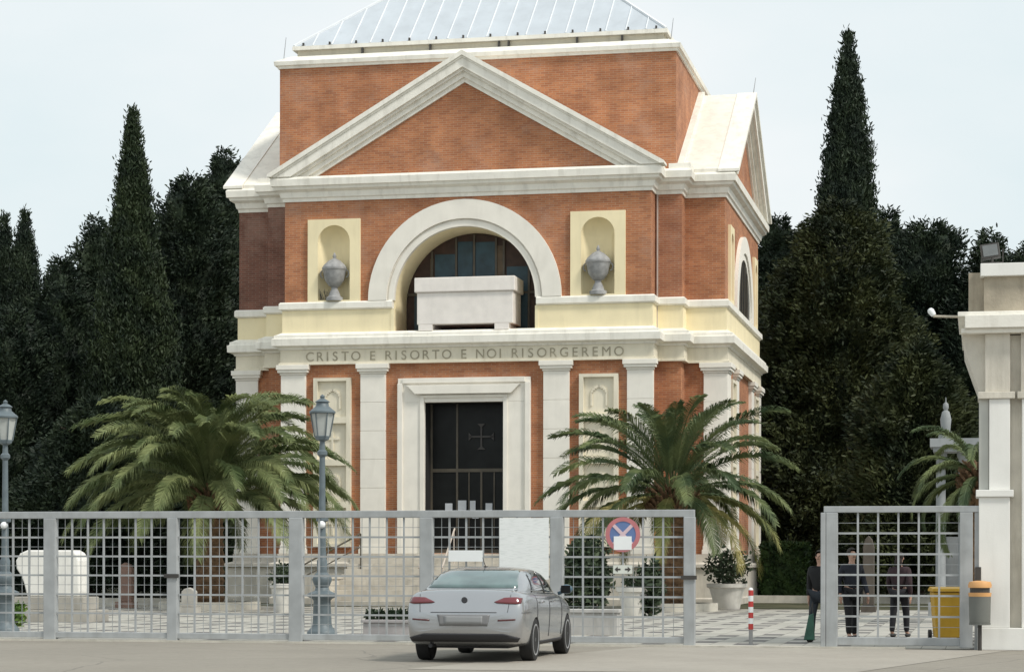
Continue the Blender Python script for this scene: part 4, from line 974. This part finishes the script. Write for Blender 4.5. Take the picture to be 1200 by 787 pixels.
# kerbs of the planting beds
def kerbring(lbl, P, r, h=.25):
    g = MB(); k = 28
    for i in range(k):
        a0, a1 = 2*PI*i/k, 2*PI*(i+1)/k
        g.prism([(r*math.cos(a0),r*math.sin(a0)),((r+.22)*math.cos(a0),(r+.22)*math.sin(a0)),((r+.22)*math.cos(a1),(r+.22)*math.sin(a1)),(r*math.cos(a1),r*math.sin(a1))], 'z', 0, h)
    bmesh.ops.remove_doubles(g.b, verts=g.b.verts, dist=.001)
    o = obj('bed_kerb', g, KERB); o.location = P; tag(o, lbl, 'kerb', 'round kerbs of the palm beds')
    s_ = obj('bed_soil', MB().lathe([(.01,.1),(r+.01,.1)], seg=28), EARTH); s_.location = P; tag(s_, kind='structure')
kerbring('round pale stone kerb round the foot of the large left palm', wp(246, 68), 1.35)
kerbring('round pale stone kerb round the foot of the yellowing right palm', wp(787, 67), 1.2)
g = MB().box(-1.5,6,0,.3,0,.28); o = obj('low_wall', g, KERB); o.location = wp(893, 80); o.rotation_euler = (0,0,-TH); tag(o, 'low pale stone kerb wall in front of the clipped hedge', 'low wall')
g = MB().box(-7,4.5,0,.3,0,.28); o = obj('low_wall', g, KERB); o.location = wp(120, 72); o.rotation_euler = (0,0,-TH); tag(o, 'low pale stone kerb wall behind the white marble monument', 'low wall')

# ------------------------------------------------------------------ monuments behind the gate
mo = thing('marble_monument', 'white marble block monument with rounded shoulders on a low plinth at left', 'monument', wp(62, 54), -TH)
pts = [(-.55,.62),(.80,.62),(.82,.75),(.80,1.5),(.74,1.68),(.6,1.76),(-.55,1.76),(-.74,1.68),(-.85,1.5),(-.83,1.3),(-.70,1.12),(-.62,.9)]
obj('block', MB().prism(pts, 'y', -.3, .3), MARBLE, mo, bevel=.04)
obj('plinth', MB().box(-.85,1.0,-.5,.5,.30,.62).box(-1.0,1.2,-.65,.65,0,.3), mat('grey_plinth_stone', (.36,.34,.30), .9, .12, 2, .3, dirt=.5), mo, bevel=.02)
mo = thing('column_monument', 'pale grey columned tomb monument with pinnacle left of the gatehouse', 'monument', wp(1119, 60), -TH)
GREYM = mat('grey_marble', (.27,.285,.29), .7, .15, 2, .1, dirt=.4)
for x in (-.38, .22): obj('shaft', MB().lathe([(.17,.4),(.17,.5),(.14,.55),(.125,4.3),(.17,4.4),(.17,4.5)], (x,0,0), 16), GREYM, mo, smooth=True)
obj('back_slab', MB().box(-.3,.6,.35,.5,.4,2.2), GREYM, mo); obj('plinth', MB().box(-.7,.7,-.7,.7,0,.4), GREYM, mo)
obj('capital', MB().box(-.58,.58,-.58,.58,4.5,4.62).box(-.66,.66,-.66,.66,4.62,4.85), GREYM, mo)
obj('statue', MB().lathe([(.2,4.85),(.2,5.0),(.12,5.1),(.15,5.4),(.10,5.6),(.05,5.65),(.08,5.72),(.07,5.82),(.02,5.87),(.012,6.0)], (-.25,0,0), 12), GREYM, mo, smooth=True)
for nme, lbl, px, D, z1, wd in (('tomb_stele','pale upright tombstone seen through the left end of the side gate',1018,66,2.3,.34),('tomb_stele','small reddish stone stele behind the left part of the gate',148,70,1.45,.45),('tomb_stele','small pale stone block left of the palm trunk behind the gate',222,62,.75,.4)):
    t = thing(nme, lbl, 'tombstone', wp(px, D), -TH, 'tombstones behind the gate')
    mm = mat('stele_stone', (.30,.19,.15) if 'reddish' in lbl else (.09,.075,.06) if 'end of the side gate' in lbl else (.40,.38,.34), .85, .15, 4, .2)
    obj('slab', MB().prism([(-wd/2,.2),(wd/2,.2),(wd/2,z1*.85),(wd*.3,z1*.95),(0,z1),(-wd*.3,z1*.95),(-wd/2,z1*.85)], 'y', -.12, .12), mm, t, bevel=.02)
    obj('plinth', MB().box(-wd*.65,wd*.65,-.22,.22,0,.2), mm, t)

# ------------------------------------------------------------------ gatehouse
gh = thing('gatehouse', 'white plastered gatehouse with stepped pilasters and stone attic at the right edge', 'building', gline(5.19), -TH)
W = 6.0; DP = 3.0
obj('wall', MB().box(.30, W, .15, DP, .3, 5.4), GHC, gh)
obj('plinth', MB().box(-.02, W, -.12, DP+.1, 0, .38), GHW, gh, bevel=.01)
obj('pedestal', MB().box(.0, .52, -.08, 1.0, .382, 2.62).box(-.05,.58,-.13,1.05,2.62,2.74), GHW, gh, bevel=.01)
obj('pilaster', MB().box(.17,.52,-.02,.9,2.742,4.30), GHW, gh, bevel=.01)
obj('pilaster', MB().box(.0,.165,.06,.9,2.742,4.30), mat('grey_plaster', (.50,.50,.46), .85, .08, 2, dirt=.3), gh, bevel=.01)
obj('pilaster', MB().box(.72,1.4,-.02,.9,.382,4.30), GHW, gh, bevel=.01)
obj('architrave', MB().box(-.02,.60,-.06,.95,4.302,4.42).box(.10,.52,.0,.9,4.42,5.42).box(.64,1.46,-.06,.95,4.3,4.42).box(.7,1.4,.0,.9,4.42,5.42), GHC, gh, bevel=.01)
g = MB().prism([(.02,4.42),(.35,4.42),(.35,5.44),(-.28,5.44),(-.26,5.2),(-.12,4.8)], 'y', .12, 2.8); obj('side_cove', g, GHC, gh)
obj('cornice', MB().box(-.30,W,-.14,DP,5.42,5.50).box(-.24,W,-.22,DP,5.50,5.72).box(-.36,W,-.05,DP+.05,5.72,5.80), TRAV, gh, bevel=.01)
obj('attic', MB().box(-.18,.08,.25,DP-.1,5.80,6.5).box(.08,W,.05,DP-.1,5.80,6.40), mat('attic_stone', (.40,.35,.27), .9, .22, 2.2, .4, 18, dirt=.6), gh)
obj('attic_coping', MB().box(.02,.98,-.05,DP,6.402,6.62).box(1.02,W,-.05,DP,6.402,6.66), GHW, gh, bevel=.01)
fl = thing('floodlight', 'black floodlight on the attic of the gatehouse roof', 'floodlight', gline(5.19+.22, 6.62, .2), -TH)
q = MB().box(-.16,.16,-.05,.07,.12,.38); q.xf(Matrix.Rotation(R(-12), 4, 'X') @ Matrix.Rotation(R(-8), 4, 'Y')); obj('housing', q, DARKM, fl, bevel=.01)
q = MB().box(-.125,.125,-.06,-.052,.15,.35); q.xf(Matrix.Rotation(R(-12), 4, 'X') @ Matrix.Rotation(R(-8), 4, 'Y')); obj('lens', q, mat('flood_glass', (.16,.17,.17), .2, .2), fl)
obj('bracket', MB().tube((0,0,0),(0,0,.2),.02).box(-.19,-.17,-.02,.02,.05,.28).box(.17,.19,-.02,.02,.05,.28).box(-.19,.19,-.02,.02,.03,.05), DARKM, fl)
sc_ = thing('wall_lamp', 'small white lamp on a horizontal arm jutting left from the gatehouse cornice', 'lamp', gline(5.19-.36, 5.75, .3), -TH)
obj('arm', MB().tube((.1,0,0),(-.42,0,.02),.022), mat('old_pipe', (.5,.45,.36), .7, .2), sc_)
q = MB().lathe([(.015,-.07),(.045,-.05),(.06,.04),(.04,.08),(.015,.09)], seg=12); q.xf(Matrix.Translation((-.44,0,.08)) @ Matrix.Rotation(R(-35), 4, 'Y')); obj('head', q, WHITEP, sc_, smooth=True)

# litter bin on post
lb = thing('litter_bin', 'orange and grey litter bin on a post beside the gatehouse pier', 'litter bin', gline(5.19+.02, 0, -.42), -TH)
obj('post', MB().tube((0,.02,0),(0,.02,.5),.035), DARKM, lb)
obj('bin_body', MB().lathe([(.15,.46),(.175,.48),(.185,.92)], seg=20), BINGR, lb, smooth=True)
obj('foot_band', MB().lathe([(.18,.44),(.18,.475)], seg=20), BINGR, lb)
obj('slot', MB().lathe([(.165,.98),(.165,1.09)], seg=20), DARKM, lb)
obj('rim', MB().lathe([(.187,.921),(.195,.985),(.17,.987)], seg=20), ORANGE, lb, smooth=True)
obj('hood', MB().lathe([(.195,1.07),(.198,1.12),(.18,1.17),(.05,1.19)], seg=20), ORANGE, lb, smooth=True)
# wheelie bin
wb = thing('wheelie_bin', 'yellow wheelie bin behind the right end of the side gate', 'wheeled bin', wp(1109, 42.3), -TH+R(8))
b = MB().add([(-.22,-.26,.08),(.22,-.26,.08),(.22,.24,.08),(-.22,.24,.08),(-.28,-.33,.93),(.28,-.33,.93),(.28,.30,.93),(-.28,.30,.93)], []) if False else None
g = MB(); g.add([(-.22,-.26,.06),(.22,-.26,.06),(.22,.24,.06),(-.22,.24,.06),(-.28,-.33,.93),(.28,-.33,.93),(.28,.30,.93),(-.28,.30,.93)], [(0,3,2,1),(4,5,6,7),(0,1,5,4),(1,2,6,5),(2,3,7,6),(3,0,4,7)])
obj('bin_body', g, YELLOW, wb, bevel=.02)
g = MB(); g.prism([(-.38,.94),(.36,.94),(.36,.98),(.1,1.03),(-.36,1.0)], 'x', -.31, .31); obj('lid', g, YELLOW, wb, bevel=.01)
obj('handle', MB().tube((-.26,.38,.95),(.26,.38,.95),.02), YELLOW, wb)
for s in (-1, 1): obj('wheel', MB().tube((s*.25,.26,.1),(s*.31,.26,.1),.1,seg=16), BLKP, wb)
# bollard
bl = thing('striped_bollard', 'thin red and white striped post in the gap between the gates', 'bollard', wp(880, 39.2), -TH)
for i in range(7): obj('red_band' if i % 2 == 0 else 'white_band', MB().tube((0,0,.30+i*.1),(0,0,.399+i*.1),.045,seg=12), RED if i % 2 == 0 else WHITEP, bl)
obj('foot', MB().tube((0,0,0),(0,0,.299),.035,seg=10), mat('grey_foot', (.3,.3,.3), .7), bl); obj('cap', MB().sphere((0,0,1.0), .045, 10, 6), WHITEP, bl)

# ------------------------------------------------------------------ people
def skinmesh(nodes, edges, lv=1):
    me = bpy.data.meshes.new('sk'); keys = list(nodes); me.from_pydata([nodes[k][0] for k in keys], [(keys.index(a), keys.index(b)) for a, b in edges], [])
    o = bpy.data.objects.new('sk', me); col.objects.link(o); o.modifiers.new('s', 'SKIN')
    if not me.skin_vertices: me.attributes
    lay = me.skin_vertices[0] if me.skin_vertices else None
    for i, k in enumerate(keys):
        r = nodes[k][1]; r = (r, r) if not isinstance(r, tuple) else r
        lay.data[i].radius = r
    lay.data[0].use_root = True
    o.modifiers['s'].use_smooth_shade = True
    md = o.modifiers.new('u', 'SUBSURF'); md.levels = lv
    dg = bpy.context.evaluated_depsgraph_get(); dg.update(); m2 = bpy.data.meshes.new_from_object(o.evaluated_get(dg)); bpy.data.objects.remove(o)
    return m2
def person(lbl, P, rz, H, top_c, leg_c, hair_c, stride=.12, longhair=False, arm=.1, long_coat=False, bag=None):
    t = thing('person', lbl, 'person', P, rz, 'people walking behind the side gate'); k = H/1.75
    V = lambda x, y, z: (x*k, y*k, z*k)
    nd = {'pelvis': (V(0,0,.95), .13*k), 'waist': (V(0,0,1.08), (.14*k,.10*k)), 'chest': (V(0,0,1.30), (.17*k,.115*k)), 'neckb': (V(0,.0,1.45), .075*k), 'neck': (V(0,.01,1.51), .05*k), 'head1': (V(0,.02,1.58), (.07*k,.085*k)), 'head2': (V(0,.02,1.66), (.078*k,.095*k)), 'head3': (V(0,.015,1.73), .05*k)}
    ed = [('pelvis','waist'),('waist','chest'),('chest','neckb'),('neckb','neck'),('neck','head1'),('head1','head2'),('head2','head3')]
    for s, n_ in ((-1,'l'),(1,'r')):
        f = s*stride
        nd['hip'+n_] = (V(s*.10,0,.90), .09*k); nd['knee'+n_] = (V(s*.11,f*.6+.03,.50), .058*k); nd['ank'+n_] = (V(s*.11,f,.09), .04*k); nd['toe'+n_] = (V(s*.12,f+.17,.035), (.04*k,.03*k))
        ed += [('pelvis','hip'+n_),('hip'+n_,'knee'+n_),('knee'+n_,'ank'+n_),('ank'+n_,'toe'+n_)]
        nd['sh'+n_] = (V(s*.19,0,1.40), .06*k); nd['el'+n_] = (V(s*.25,-f*.5-.02,1.12), .042*k); nd['wr'+n_] = (V(s*.25,-f*.9+arm,.88), .028*k); nd['palm'+n_] = (V(s*.25,-f*.95+arm+.01,.80), (.035*k,.018*k))
        ed += [('chest','sh'+n_),('sh'+n_,'el'+n_),('el'+n_,'wr'+n_),('wr'+n_,'palm'+n_)]
        for q in range(4):
            y = -f*.95+arm+.04-.022*q; l_ = (.07,.08,.075,.06)[q]
            nd['f%d'%q+n_] = (V(s*.25,y,.77), .009*k); nd['g%d'%q+n_] = (V(s*.245,y+.005,.77-l_*.55), .008*k); nd['h%d'%q+n_] = (V(s*.235,y+.008,.77-l_), .007*k)
            ed += [('palm'+n_,'f%d'%q+n_),('f%d'%q+n_,'g%d'%q+n_),('g%d'%q+n_,'h%d'%q+n_)]
        nd['t1'+n_] = (V(s*.24,-f*.95+arm+.045,.81), .010*k); nd['t2'+n_] = (V(s*.235,-f*.95+arm+.065,.765), .008*k); ed += [('palm'+n_,'t1'+n_),('t1'+n_,'t2'+n_)]
    me = skinmesh(nd, ed); b = MB(); b.b.from_mesh(me)
    b.sphere(V(0,.118,1.645), .016*k, 8, 6, 1, 1.2, 1.6)          # nose
    for s in (-1, 1): b.sphere(V(s*.082,.015,1.64), .02*k, 8, 6, .5, 1, 1.5)
    obj('body', b, SKIN, t, smooth='all')
    g = MB()
    for s in (-1, 1): g.sphere(V(s*.032,.100,1.665), .011*k, 8, 6)
    g.box(-.025*k, .025*k, .098*k, .108*k, 1.598*k, 1.606*k); obj('face_features', g, DARKM, t)
    def cloth(keys, eds, grow, m, name):
        n2 = {a: (nd[a][0], tuple((x+grow) for x in (nd[a][1] if isinstance(nd[a][1], tuple) else (nd[a][1],)*2))) for a in keys}
        b = MB(); b.b.from_mesh(skinmesh(n2, eds)); obj(name, b, m, t, smooth='all')
    cloth(['pelvis','waist','chest','neckb','shl','ell','wrl','shr','elr','wrr'], [('pelvis','waist'),('waist','chest'),('chest','neckb'),('chest','shl'),('shl','ell'),('ell','wrl'),('chest','shr'),('shr','elr'),('elr','wrr')], .022, mat('jacket', top_c, .85, .15, 6), 'jacket')
    cloth(['pelvis','hipl','kneel','ankl','hipr','kneer','ankr'], [('pelvis','hipl'),('hipl','kneel'),('kneel','ankl'),('pelvis','hipr'),('hipr','kneer'),('kneer','ankr')], .02, mat('trousers', leg_c, .85, .15, 6), 'trousers')
    for n_ in 'lr':
        a = nd['ank'+n_][0]; g = MB().sphere((a[0], a[1]+.07*k, .045*k), .06*k, 12, 8, .85, 2.2, .75); obj('shoe', g, mat('shoe', (.03,.03,.03) if not bag else (.05,.05,.05), .6), t, smooth='all')
    g = MB().sphere(V(0,-.005,1.69), .098*k, 16, 10, .95, 1.1, .95)
    if longhair: g.sphere(V(0,-.06,1.56), .085*k, 14, 8, 1.0, .6, 1.5)
    bmesh.ops.delete(g.b, geom=[v for v in g.b.verts if v.co.y > .075*k and v.co.z < 1.74*k], context='VERTS')
    obj('hair', g, mat('hair', hair_c, .8, .2, 20), t, smooth='all')
    return t
person('person in dark navy jacket behind the left half of the side gate', wp(998, 42.6), R(200), 1.75, (.018,.020,.030), (.012,.012,.014), (.02,.015,.01), .10)
person('person in black coat with long dark hair behind the middle of the side gate', wp(1054, 44), R(-30), 1.68, (.030,.014,.018), (.012,.012,.016), (.02,.012,.01), .14, True)
c3 = person('person in black jacket and blue-grey jeans half hidden by the left post of the gate', wp(961, 41.2), R(150), 1.70, (.010,.010,.011), (.022,.028,.036), (.02,.015,.01), .16)
gb = thing('shopping_bag', 'green carrier bag hanging beside the half hidden person', 'bag', wp(946, 41.0, .05), -TH)
g = MB(); g.add([(-.06,-.08,0),(.14,-.08,0),(.14,.08,0),(-.06,.08,0),(.03,-.04,.46),(.12,-.04,.50),(.12,.04,.50),(.03,.04,.46)], [(0,3,2,1),(4,5,6,7),(0,1,5,4),(1,2,6,5),(2,3,7,6),(3,0,4,7)])
obj('bag_body', g, mat('green_plastic', (.035,.11,.075), .6, .25, 8), gb, bevel=.015)
obj('strap', MB().tube((.04,0,.46),(.10,0,.70),.008).tube((.11,0,.49),(.10,0,.70),.008), DARKM, gb)
